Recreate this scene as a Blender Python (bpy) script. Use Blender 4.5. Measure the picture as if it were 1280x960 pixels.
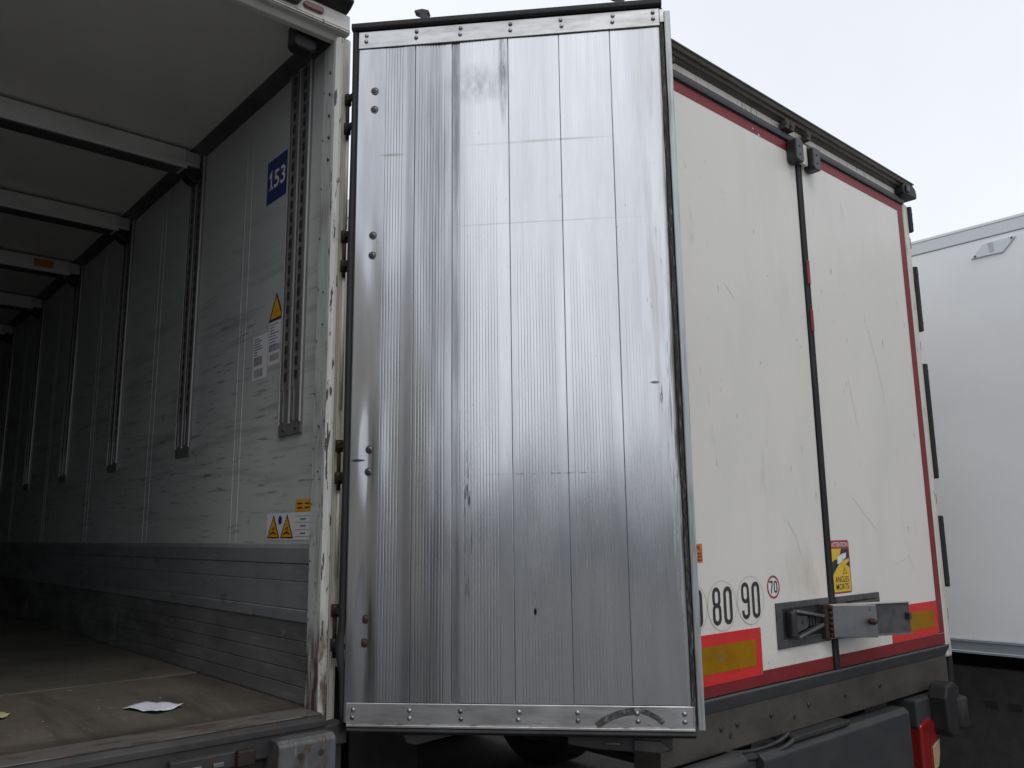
import bpy, math, random
from mathutils import Vector, Matrix
random.seed(7)
R = math.radians
scn = bpy.context.scene
for o in list(bpy.data.objects): bpy.data.objects.remove(o)
COL = scn.collection

# ------------------------------------------------------------------ camera
CAMPOS = Vector((-1.5186, -2.5597, 1.8138)); YAW, PITCH, ROLL, FPX = 0.7192, 0.178, -0.0118, 1034.3
fwd = Vector((math.sin(YAW)*math.cos(PITCH), math.cos(YAW)*math.cos(PITCH), math.sin(PITCH)))
rt = Vector((math.cos(YAW), -math.sin(YAW), 0)); up = rt.cross(fwd)
rt, up = math.cos(ROLL)*rt+math.sin(ROLL)*up, -math.sin(ROLL)*rt+math.cos(ROLL)*up
cd = bpy.data.cameras.new('camera'); cam = bpy.data.objects.new('camera', cd); COL.objects.link(cam)
cam.matrix_world = Matrix(((rt.x, up.x, -fwd.x, CAMPOS.x), (rt.y, up.y, -fwd.y, CAMPOS.y), (rt.z, up.z, -fwd.z, CAMPOS.z), (0, 0, 0, 1)))
cd.sensor_fit = 'HORIZONTAL'; cd.sensor_width = 36; cd.lens = FPX/1280*36; cd.clip_start = .02; cd.clip_end = 3000
scn.camera = cam
scn.render.resolution_x, scn.render.resolution_y = 1024, 768

# ------------------------------------------------------------------ world, sun, exposure
SUN_EL, SUN_AZ = R(58), R(204)      # azimuth from +Y clockwise: behind the camera
w = bpy.data.worlds.new('World'); scn.world = w; w.use_nodes = True
nt = w.node_tree; nt.nodes.clear()
out = nt.nodes.new('ShaderNodeOutputWorld'); bg = nt.nodes.new('ShaderNodeBackground')
sky = nt.nodes.new('ShaderNodeTexSky'); sky.sky_type = 'NISHITA'; sky.sun_disc = False
sky.sun_elevation = SUN_EL; sky.sun_rotation = SUN_AZ; sky.air_density = 1.0; sky.dust_density = 4.0; sky.ozone_density = 1.0
tc = nt.nodes.new('ShaderNodeTexCoord'); nz = nt.nodes.new('ShaderNodeTexNoise')
nz.inputs['Scale'].default_value = 1.6; nz.inputs['Detail'].default_value = 6
nt.links.new(tc.outputs['Generated'], nz.inputs['Vector'])
rp = nt.nodes.new('ShaderNodeValToRGB'); rp.color_ramp.elements[0].position = .3; rp.color_ramp.elements[1].position = .75
rp.color_ramp.elements[0].color = (7.8, 8.1, 8.7, 1); rp.color_ramp.elements[1].color = (9.2, 9.5, 9.9, 1)
mx = nt.nodes.new('ShaderNodeMix'); mx.data_type = 'RGBA'; mx.inputs[0].default_value = .88   # thick cloud layer over the clear sky
nt.links.new(nz.outputs['Fac'], rp.inputs['Fac'])
nt.links.new(sky.outputs['Color'], mx.inputs[6]); nt.links.new(rp.outputs['Color'], mx.inputs[7])
nt.links.new(mx.outputs[2], bg.inputs['Color']); bg.inputs['Strength'].default_value = .12
nt.links.new(bg.outputs['Background'], out.inputs['Surface'])
sd = bpy.data.lights.new('sun', 'SUN'); so = bpy.data.objects.new('sun', sd); COL.objects.link(so)
sd.energy = 0.8; sd.angle = R(25); sd.color = (1, .97, .93)
sdir = Vector((math.sin(SUN_AZ)*math.cos(SUN_EL), math.cos(SUN_AZ)*math.cos(SUN_EL), math.sin(SUN_EL)))
so.rotation_euler = sdir.to_track_quat('Z', 'Y').to_euler(); so.location = (0, -10, 20)
scn.view_settings.view_transform = 'Standard'; scn.view_settings.look = 'None'
scn.view_settings.exposure = 0.0; scn.view_settings.gamma = 1
try: scn.view_settings.use_curve_mapping = False
except Exception: pass

# ------------------------------------------------------------------ materials
def pmat(name, base, rough=.5, metal=0.0, layers=(), bump=None, coat=0.0, spec=.5, rvar=0.0, aniso=0.0):
    """Principled material; layers = noise / ellipse masked tints in object space."""
    m = bpy.data.materials.new(name); m.use_nodes = True
    t = m.node_tree; N, Lk = t.nodes, t.links; b = N['Principled BSDF']
    b.inputs['Roughness'].default_value = rough; b.inputs['Metallic'].default_value = metal
    b.inputs['Specular IOR Level'].default_value = spec
    b.inputs['Coat Weight'].default_value = coat; b.inputs['Anisotropic'].default_value = aniso
    co = N.new('ShaderNodeTexCoord').outputs['Object']
    def noise(sc, detail=4, seed=0, rot=(0, 0, 0)):
        mp = N.new('ShaderNodeMapping'); mp.inputs['Scale'].default_value = sc; mp.inputs['Location'].default_value = (seed*3.1, seed*1.7, seed*2.3)
        mp.inputs['Rotation'].default_value = rot
        n = N.new('ShaderNodeTexNoise'); n.inputs['Scale'].default_value = 1; n.inputs['Detail'].default_value = detail; n.inputs['Roughness'].default_value = .6
        Lk.new(co, mp.inputs['Vector']); Lk.new(mp.outputs['Vector'], n.inputs['Vector']); return n.outputs['Fac']
    def rng(v, lo, hi, a=0.0, c=1.0):
        r = N.new('ShaderNodeMapRange'); r.clamp = True
        for k, x in zip(('From Min', 'From Max', 'To Min', 'To Max'), (lo, hi, a, c)): r.inputs[k].default_value = x
        Lk.new(v, r.inputs['Value']); return r.outputs['Result']
    def mul(a, c):
        q = N.new('ShaderNodeMath'); q.operation = 'MULTIPLY'; Lk.new(a, q.inputs[0])
        if isinstance(c, (int, float)): q.inputs[1].default_value = c
        else: Lk.new(c, q.inputs[1])
        return q.outputs[0]
    rgb = N.new('ShaderNodeRGB'); rgb.outputs[0].default_value = (*base, 1); cur = rgb.outputs[0]
    rcur = None
    if rvar:
        rcur = rng(noise((6, 6, 3), 5, 11), .3, .7, rough-rvar, rough+rvar)
    for i, L in enumerate(layers):
        f = None
        if 'scale' in L:
            f = rng(noise(L['scale'], L.get('detail', 4), L.get('seed', i+1), L.get('rot', (0, 0, 0))), L.get('lo', .45), L.get('hi', .65))
        for (c, r) in L.get('ell', ()) and [L['ell']]:
            mp = N.new('ShaderNodeMapping'); mp.vector_type = 'TEXTURE'
            mp.inputs['Location'].default_value = c; mp.inputs['Scale'].default_value = r
            g = N.new('ShaderNodeTexGradient'); g.gradient_type = 'SPHERICAL'
            Lk.new(co, mp.inputs['Vector']); Lk.new(mp.outputs['Vector'], g.inputs['Vector'])
            e = rng(g.outputs['Fac'], 0, L.get('soft', .6))
            f = e if f is None else mul(f, e)
        f = mul(f, L.get('fac', 1.0))
        x = N.new('ShaderNodeMix'); x.data_type = 'RGBA'; Lk.new(f, x.inputs[0]); Lk.new(cur, x.inputs[6]); x.inputs[7].default_value = (*L['color'], 1); cur = x.outputs[2]
        if 'rough' in L:
            y = N.new('ShaderNodeMix'); y.data_type = 'FLOAT'; Lk.new(f, y.inputs[0])
            if rcur is None: y.inputs[2].default_value = rough
            else: Lk.new(rcur, y.inputs[2])
            y.inputs[3].default_value = L['rough']; rcur = y.outputs[0]
        if 'metal' in L:
            y = N.new('ShaderNodeMix'); y.data_type = 'FLOAT'; Lk.new(f, y.inputs[0]); y.inputs[2].default_value = metal
            y.inputs[3].default_value = L['metal']; Lk.new(y.outputs[0], b.inputs['Metallic'])
    Lk.new(cur, b.inputs['Base Color'])
    if rcur is not None: Lk.new(rcur, b.inputs['Roughness'])
    if bump:
        bn = N.new('ShaderNodeBump'); bn.inputs['Strength'].default_value = bump[1]; bn.inputs['Distance'].default_value = bump[2]
        Lk.new(noise(bump[0], 4, 21), bn.inputs['Height']); Lk.new(bn.outputs['Normal'], b.inputs['Normal'])
    return m

grime = (.05, .045, .04); rustc = (.09, .035, .018)
M = {}
M['wall_in'] = pmat('interior_gelcoat', (.42, .435, .43), .42, layers=[
    dict(scale=(1, .9, 1.3), lo=.35, hi=.75, color=(.33, .345, .345), fac=.8),
    dict(scale=(1, 1.6, 22), lo=.50, hi=.70, color=(.15, .15, .15), fac=.55, rot=(R(9), 0, 0), detail=7, ell=((0, 2, 2.5), (9, 40, 1.0)), soft=.7),
    dict(scale=(1, 5, 60), lo=.59, hi=.70, color=(.07, .07, .07), fac=.7, rot=(R(14), 0, 0), detail=3, ell=((0, 2, 2.3), (9, 40, .9)), soft=.7),
    dict(scale=(1, 14, 9), lo=.70, hi=.76, color=(.06, .06, .06), fac=.5, detail=3)],
    bump=((1, 60, 60), .05, .002))
M['ceil_in'] = pmat('ceiling_gelcoat', (.68, .67, .65), .5, layers=[dict(scale=(2, 2, 1), lo=.35, hi=.75, color=(.58, .57, .55), fac=.7)])
M['trim_in'] = pmat('dark_cornice', (.075, .075, .08), .5, layers=[dict(scale=(3, 6, 3), lo=.4, hi=.7, color=(.03, .03, .03), fac=.7)])
M['alu_in'] = pmat('dull_aluminium', (.30, .31, .32), .48, .75, layers=[dict(scale=(4, 4, 12), lo=.4, hi=.7, color=(.14, .14, .14), fac=.7, rough=.6)], rvar=.06)
M['track'] = pmat('track_steel', (.19, .185, .18), .5, .45, layers=[dict(scale=(8, 8, 4), lo=.4, hi=.7, color=(.11, .10, .09), fac=.7)])
M['track_bright'] = pmat('track_edge_steel', (.5, .5, .5), .45, .5)
M['beam'] = pmat('beam_aluminium', (.62, .61, .60), .5, .2, layers=[dict(scale=(4, 4, 12), lo=.4, hi=.7, color=(.45, .44, .43), fac=.7)])
M['kick'] = pmat('scuff_aluminium', (.34, .355, .37), .45, .6, layers=[
    dict(scale=(1, 1.2, 6), lo=.4, hi=.68, color=(.19, .195, .20), fac=.75, rough=.6),
    dict(scale=(1, 4, 50), lo=.6, hi=.72, color=(.38, .39, .40), fac=.5),
    dict(scale=(1, 7, 14), lo=.6, hi=.7, color=(.06, .055, .05), fac=.6, metal=.2)], rvar=.08)
M['kick_dirty'] = pmat('grimy_scuff_aluminium', (.22, .225, .23), .5, .5, layers=[
    dict(scale=(1, 1.5, 5), lo=.35, hi=.65, color=(.09, .09, .09), fac=.85, rough=.65),
    dict(scale=(1, 4, 40), lo=.6, hi=.72, color=(.34, .345, .35), fac=.5),
    dict(scale=(1, 5, 9), lo=.62, hi=.7, color=(.30, .29, .27), fac=.4, metal=.0)], rvar=.08)
M['floor_in'] = pmat('worn_floor_plate', (.125, .108, .09), .6, .15, layers=[
    dict(scale=(3, 3, 3), lo=.35, hi=.7, color=(.085, .073, .06), fac=.8),
    dict(scale=(2, 26, 1), lo=.6, hi=.75, color=(.19, .17, .15), fac=.5),
    dict(scale=(7, .9, 1), lo=.50, hi=.68, color=(.05, .043, .036), fac=.7, detail=6),
    dict(scale=(60, 9, 1), lo=.60, hi=.70, color=(.20, .185, .165), fac=.45, rot=(0, 0, R(12))),
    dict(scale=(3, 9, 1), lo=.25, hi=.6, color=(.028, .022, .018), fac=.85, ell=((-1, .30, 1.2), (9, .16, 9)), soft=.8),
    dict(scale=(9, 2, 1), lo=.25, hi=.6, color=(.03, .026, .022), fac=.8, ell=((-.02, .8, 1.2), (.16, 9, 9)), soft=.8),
    dict(scale=(70, 70, 40), lo=.58, hi=.70, color=(.045, .04, .035), fac=.7)], bump=((120, 120, 120), .35, .003))
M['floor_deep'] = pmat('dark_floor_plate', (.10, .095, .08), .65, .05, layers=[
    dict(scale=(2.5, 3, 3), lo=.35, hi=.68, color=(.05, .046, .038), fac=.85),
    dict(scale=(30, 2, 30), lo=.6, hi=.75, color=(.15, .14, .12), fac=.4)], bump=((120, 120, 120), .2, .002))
M['sill'] = pmat('worn_sill_steel', (.20, .19, .175), .5, .6, layers=[
    dict(scale=(4, 14, 14), lo=.42, hi=.62, color=(.045, .028, .02), fac=.9, metal=.0, rough=.8),
    dict(scale=(9, 30, 30), lo=.55, hi=.7, color=(.03, .028, .026), fac=.8)], bump=((30, 60, 60), .25, .003))
M['frame_dark'] = pmat('dark_frame_steel', (.03, .03, .031), .6, .2, layers=[
    dict(scale=(5, 5, 8), lo=.45, hi=.7, color=(.075, .07, .065), fac=.6), dict(scale=(20, 20, 9), lo=.6, hi=.7, color=rustc, fac=.6)], bump=((40, 40, 40), .2, .002))
M['post'] = pmat('chipped_white_post', (.58, .585, .56), .45, layers=[
    dict(scale=(20, 20, 2.2), lo=.48, hi=.66, color=(.33, .32, .29), fac=.75),
    dict(scale=(55, 55, 9), lo=.585, hi=.61, color=(.05, .045, .04), fac=.95),
    dict(scale=(26, 26, 6), lo=.38, hi=.58, color=(.05, .022, .016), fac=.95, ell=((0, .25, 1.28), (1, 1, .28)), soft=.5, rough=.85),
    dict(scale=(35, 35, 10), lo=.5, hi=.62, color=(.10, .032, .026), fac=.8, ell=((0, .25, 1.36), (1, 1, .16)), soft=.5)],
    bump=((50, 50, 12), .3, .003))
M['jamb'] = pmat('scuffed_jamb', (.44, .46, .45), .45, layers=[
    dict(scale=(30, 30, 4), lo=.5, hi=.68, color=(.24, .235, .22), fac=.8),
    dict(scale=(50, 60, 34), lo=.60, hi=.66, color=(.06, .055, .05), fac=.8, ell=((0, .28, 1.7), (1, 1, 1.0)), soft=.5),
    dict(scale=(26, 26, 6), lo=.36, hi=.55, color=(.055, .022, .018), fac=.95, ell=((0, .28, 1.28), (1, 1, .24)), soft=.5, rough=.85)],
    bump=((50, 50, 20), .2, .002))
M['cream'] = pmat('cream_paint', (.56, .54, .49), .4, layers=[
    dict(scale=(30, 30, 1.5), lo=.5, hi=.7, color=(.33, .30, .25), fac=.6), dict(scale=(60, 60, 6), lo=.62, hi=.66, color=(.09, .06, .04), fac=.8)])
M['header'] = pmat('header_white', (.60, .60, .57), .42, layers=[dict(scale=(3, 20, 12), lo=.5, hi=.7, color=(.40, .39, .36), fac=.7)])
M['black'] = pmat('black_rubber', (.014, .014, .015), .6, spec=.35, layers=[dict(scale=(12, 12, 4), lo=.5, hi=.7, color=(.032, .032, .033), fac=.8)], bump=((60, 60, 20), .15, .002))
M['black_plastic'] = pmat('black_plastic', (.016, .016, .018), .42, layers=[dict(scale=(15, 15, 15), lo=.5, hi=.7, color=(.04, .04, .042), fac=.7)])
M['gasket_grey'] = pmat('grey_gasket', (.045, .047, .052), .6, layers=[dict(scale=(8, 30, 30), lo=.5, hi=.7, color=(.07, .07, .075), fac=.7)])
M['brown_rail'] = pmat('weathered_gutter', (.10, .085, .07), .6, layers=[dict(scale=(6, 60, 60), lo=.45, hi=.65, color=(.045, .038, .032), fac=.8)])
M['hinge'] = pmat('rusty_hinge_steel', (.022, .02, .018), .6, .4, layers=[dict(scale=(40, 40, 40), lo=.45, hi=.65, color=(.045, .022, .014), fac=.8)])
M['bolt'] = pmat('dark_bolt', (.12, .12, .125), .38, .9)
M['bolt_rust'] = pmat('rusted_bolt', (.05, .034, .028), .6, .4, layers=[dict(scale=(90, 90, 90), lo=.45, hi=.6, color=(.075, .033, .022), fac=.8)])
M['rivet'] = pmat('rivet_steel', (.34, .34, .35), .35, .95, layers=[dict(scale=(30, 30, 30), lo=.45, hi=.6, color=(.09, .08, .075), fac=.7)])
alu = (.74, .75, .77)
dk = (.075, .075, .08)
M['alu_door'] = pmat('brushed_door_aluminium', alu, .2, 1.0, rvar=.03, layers=[
    dict(scale=(26, 1, 1.1), lo=.38, hi=.72, color=(.60, .61, .63), fac=.7),
    dict(scale=(5, 1, .8), lo=.42, hi=.68, color=(.56, .565, .58), fac=.6, rough=.26),
    dict(ell=((.16, 0, 2.5), (.34, 9, 6)), soft=.55, scale=(9, 1, .9), lo=.15, hi=.6, color=(.40, .405, .43), fac=.85),  # broad dark cast on the first planks: dim reflection put into the colour
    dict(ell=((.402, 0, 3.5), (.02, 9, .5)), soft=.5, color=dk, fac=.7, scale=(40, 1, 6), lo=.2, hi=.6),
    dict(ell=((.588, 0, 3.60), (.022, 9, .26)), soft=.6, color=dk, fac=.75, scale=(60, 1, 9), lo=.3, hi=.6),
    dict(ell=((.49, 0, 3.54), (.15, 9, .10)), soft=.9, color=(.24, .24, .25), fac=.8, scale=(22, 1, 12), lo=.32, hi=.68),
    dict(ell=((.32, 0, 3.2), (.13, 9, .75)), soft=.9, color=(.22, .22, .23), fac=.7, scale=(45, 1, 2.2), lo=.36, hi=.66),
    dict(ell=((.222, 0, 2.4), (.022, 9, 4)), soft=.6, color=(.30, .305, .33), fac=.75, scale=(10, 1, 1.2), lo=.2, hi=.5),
    dict(ell=((.322, 0, 2.3), (.05, 9, 2.6)), soft=.8, color=(.26, .26, .27), fac=.9, scale=(70, 1, 1.4), lo=.3, hi=.62),  # streaky stain, deepened to carry the second plank's dim reflection
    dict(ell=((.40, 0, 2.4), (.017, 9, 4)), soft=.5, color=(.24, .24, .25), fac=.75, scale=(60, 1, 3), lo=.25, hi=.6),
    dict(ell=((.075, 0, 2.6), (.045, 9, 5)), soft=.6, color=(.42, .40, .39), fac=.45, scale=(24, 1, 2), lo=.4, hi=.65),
    dict(ell=((1.200, 0, 2.45), (.022, 9, 1.9)), soft=.6, color=(.016, .015, .014), fac=1.0, scale=(150, 1, 4), lo=.30, hi=.52, metal=.0, rough=.8),
    dict(ell=((1.19, 0, 2.15), (.04, 9, .75)), soft=.9, color=(.02, .018, .016), fac=.9, scale=(170, 1, 6), lo=.48, hi=.64, metal=.0, rough=.8),
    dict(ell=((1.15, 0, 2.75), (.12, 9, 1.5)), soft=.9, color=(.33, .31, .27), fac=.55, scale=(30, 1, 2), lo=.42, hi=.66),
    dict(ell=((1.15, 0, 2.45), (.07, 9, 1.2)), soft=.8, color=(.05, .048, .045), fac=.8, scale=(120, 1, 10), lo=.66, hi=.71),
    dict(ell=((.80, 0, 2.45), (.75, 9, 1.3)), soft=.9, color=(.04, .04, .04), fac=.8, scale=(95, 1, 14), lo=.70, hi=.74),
    dict(ell=((.445, 0, 1.85), (.02, 9, .35)), soft=.6, color=(.03, .03, .03), fac=.9, scale=(110, 1, 12), lo=.52, hi=.6),
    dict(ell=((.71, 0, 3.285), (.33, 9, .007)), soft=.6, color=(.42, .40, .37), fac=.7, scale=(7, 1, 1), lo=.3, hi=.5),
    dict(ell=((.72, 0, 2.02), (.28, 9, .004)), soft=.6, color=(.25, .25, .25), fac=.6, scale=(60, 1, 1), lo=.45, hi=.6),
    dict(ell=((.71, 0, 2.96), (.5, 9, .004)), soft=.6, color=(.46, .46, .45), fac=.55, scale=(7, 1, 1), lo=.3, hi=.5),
    dict(ell=((.15, 0, 3.265), (.06, 9, .008)), soft=.6, color=(.30, .28, .24), fac=.7),
    dict(ell=((1.12, 0, 2.335), (.02, 9, .006)), soft=.5, color=(.06, .06, .06), fac=.9),
    dict(ell=((.68, 0, 1.545), (.006, 9, .014)), soft=.3, color=(.02, .02, .02), fac=1),
    dict(ell=((.04, 0, 2.08), (.03, 9, .006)), soft=.4, color=(.03, .03, .03), fac=.9)],
    bump=((300, 1, 2), .015, .0006))
M['alu_rail'] = pmat('rail_aluminium', (.58, .58, .585), .4, 1.0, rvar=.06, layers=[
    dict(scale=(6, 1, 30), lo=.42, hi=.66, color=(.36, .35, .34), fac=.7),
    dict(scale=(20, 1, 90), lo=.55, hi=.68, color=(.16, .13, .11), fac=.8, ell=((.6, 0, 1.178), (9, 9, .02)), soft=.7, metal=.2)],
    bump=((60, 1, 60), .1, .001))
M['rub'] = pmat('rubber_scuff_mark', (.045, .045, .045), .7, layers=[dict(scale=(80, 1, 80), lo=.5, hi=.65, color=(.22, .22, .22), fac=.7)])
M['flange'] = pmat('door_flange', (.42, .44, .44), .4, .6, layers=[dict(scale=(60, 60, 3), lo=.5, hi=.66, color=(.12, .12, .12), fac=.7)])
M['grimeseal'] = pmat('grimy_seal', (.022, .022, .022), .7, layers=[dict(scale=(300, 300, 22), lo=.56, hi=.64, color=(.3, .3, .3), fac=.8)])
M['door_white'] = pmat('door_gelcoat', (.64, .62, .585), .36, spec=.4, layers=[
    dict(scale=(1.2, 1, 1.1), lo=.35, hi=.7, color=(.60, .585, .55), fac=.8),
    dict(scale=(3, 1, .8), lo=.5, hi=.75, color=(.54, .53, .50), fac=.6),
    dict(scale=(9, 1, 2.2), lo=.64, hi=.75, color=(.36, .34, .31), fac=.55, detail=6),
    dict(scale=(30, 1, 7), lo=.70, hi=.75, color=(.12, .11, .10), fac=.7, detail=3),
    dict(scale=(9, 1, 3), lo=.45, hi=.68, color=(.40, .33, .25), fac=.55, ell=((2.08, 0, 1.58), (.30, 9, .22)), soft=.8),
    dict(scale=(4, 1, 5), lo=.45, hi=.7, color=(.38, .36, .32), fac=.5, ell=((2.2, 0, 1.2), (1.3, 9, .26)), soft=.8)],
    bump=((5, 5, 5), .03, .01))
M['scratch'] = pmat('scratch_grey', (.47, .46, .45), .6)
M['red_tape'] = pmat('faded_red_tape', (.19, .020, .024), .5, spec=.25, layers=[dict(scale=(3, 1, 6), lo=.4, hi=.7, color=(.14, .014, .018), fac=.8), dict(scale=(60, 1, 60), lo=.72, hi=.74, color=(.6, .58, .55), fac=.9)])
M['red_sign'] = pmat('fluorescent_red', (.56, .030, .030), .5, spec=.25, layers=[dict(scale=(6, 1, 10), lo=.4, hi=.7, color=(.46, .022, .026), fac=.7)])
M['yellow_sign'] = pmat('dull_yellow_reflector', (.29, .145, .003), .6, spec=.12, layers=[dict(scale=(90, 1, 90), lo=.4, hi=.6, color=(.24, .115, .002), fac=.7), dict(scale=(7, 1, 9), lo=.45, hi=.7, color=(.19, .09, .003), fac=.6)])
M['print'] = pmat('black_print', (.02, .02, .021), .5)
M['white_print'] = pmat('white_print', (.62, .62, .62), .5)
M['grey_print'] = pmat('grey_print', (.15, .15, .155), .6)
M['faint_print'] = pmat('faint_line_print', (.30, .30, .29), .6)
M['red_print'] = pmat('red_print', (.30, .02, .025), .45)
M['yellow_print'] = pmat('yellow_print', (.60, .40, .02), .45)
M['amber'] = pmat('amber_label', (.58, .29, .015), .45, layers=[dict(scale=(10, 10, 10), lo=.4, hi=.7, color=(.46, .22, .012), fac=.7)])
M['orange'] = pmat('orange_label', (.52, .15, .02), .5)
M['blue_sign'] = pmat('blue_sign', (.012, .028, .14), .4)
M['label_white'] = pmat('label_paper', (.56, .56, .58), .5)
M['steel_box'] = pmat('galvanised_lock', (.24, .245, .25), .4, .9, rvar=.08, layers=[dict(scale=(6, 6, 6), lo=.4, hi=.7, color=(.17, .17, .175), fac=.7), dict(scale=(30, 30, 30), lo=.64, hi=.7, color=(.10, .06, .04), fac=.7)])
M['rust'] = pmat('rusty_steel', (.026, .015, .012), .8, .2, layers=[dict(scale=(50, 50, 50), lo=.4, hi=.6, color=(.05, .024, .016), fac=.8)], bump=((90, 90, 90), .5, .003))
M['recess'] = pmat('handle_tray', (.10, .10, .102), .45, .55, layers=[dict(scale=(20, 20, 20), lo=.45, hi=.7, color=(.05, .048, .046), fac=.7)])
M['sill_b'] = pmat('dirty_galvanised_sill', (.082, .076, .066), .6, .35, layers=[dict(scale=(5, 5, 12), lo=.4, hi=.68, color=(.05, .045, .038), fac=.85), dict(scale=(30, 30, 30), lo=.62, hi=.7, color=rustc, fac=.6)], bump=((40, 40, 40), .2, .002))
M['bumper'] = pmat('blue_grey_bumper', (.024, .026, .030), .55, layers=[dict(scale=(5, 5, 9), lo=.4, hi=.7, color=(.042, .039, .036), fac=.8)])
M['c_white'] = pmat('cool_white_panel', (.84, .85, .86), .4, layers=[dict(scale=(1, .7, .9), lo=.35, hi=.7, color=(.74, .75, .77), fac=.8)], bump=((1, 14, 14), .04, .004))
M['c_rail'] = pmat('pale_grey_rail', (.60, .62, .64), .4, .15)
M['c_kick'] = pmat('blue_grey_rail', (.36, .40, .44), .45, .3, layers=[dict(scale=(1, 3, 30), lo=.4, hi=.7, color=(.27, .30, .33), fac=.7)])
M['c_plate'] = pmat('galvanised_plate', (.60, .64, .66), .45, .2)
M['side_b'] = pmat('cream_side_panel', (.60, .565, .50), .45, layers=[dict(scale=(1, 2, 2), lo=.4, hi=.7, color=(.50, .47, .42), fac=.7)])
M['tyre'] = pmat('tyre_rubber', (.016, .016, .016), .8, bump=((30, 30, 30), .2, .004))
M['rim'] = pmat('dusty_rim', (.16, .16, .155), .55, .5)
M['chassis'] = pmat('grey_chassis', (.026, .026, .027), .6, .2, layers=[dict(scale=(5, 5, 5), lo=.45, hi=.7, color=(.045, .042, .04), fac=.7)])
M['mud'] = pmat('dusty_mudguard', (.03, .03, .03), .7, layers=[dict(scale=(9, 9, 9), lo=.4, hi=.7, color=(.055, .052, .05), fac=.7)])
M['lens_red'] = pmat('red_lamp_lens', (.20, .010, .010), .15, coat=.6)
M['lens_amber'] = pmat('amber_lamp_lens', (.42, .30, .18), .2, coat=.5)
M['lens_dark'] = pmat('dark_lamp_lens', (.12, .012, .014), .2, coat=.6)
M['paper'] = pmat('white_paper', (.62, .64, .72), .7)
M['paper_y'] = pmat('yellowed_card', (.42, .40, .22), .8)
M['asphalt'] = pmat('asphalt', (.075, .074, .073), .85, layers=[
    dict(scale=(.3, .3, 1), lo=.35, hi=.7, color=(.10, .098, .094), fac=.8), dict(scale=(60, 60, 1), lo=.5, hi=.65, color=(.14, .135, .13), fac=.6),
    dict(scale=(1.2, 1.2, 1), lo=.6, hi=.7, color=(.03, .03, .03), fac=.6)], bump=((80, 80, 1), .5, .006))

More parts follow.
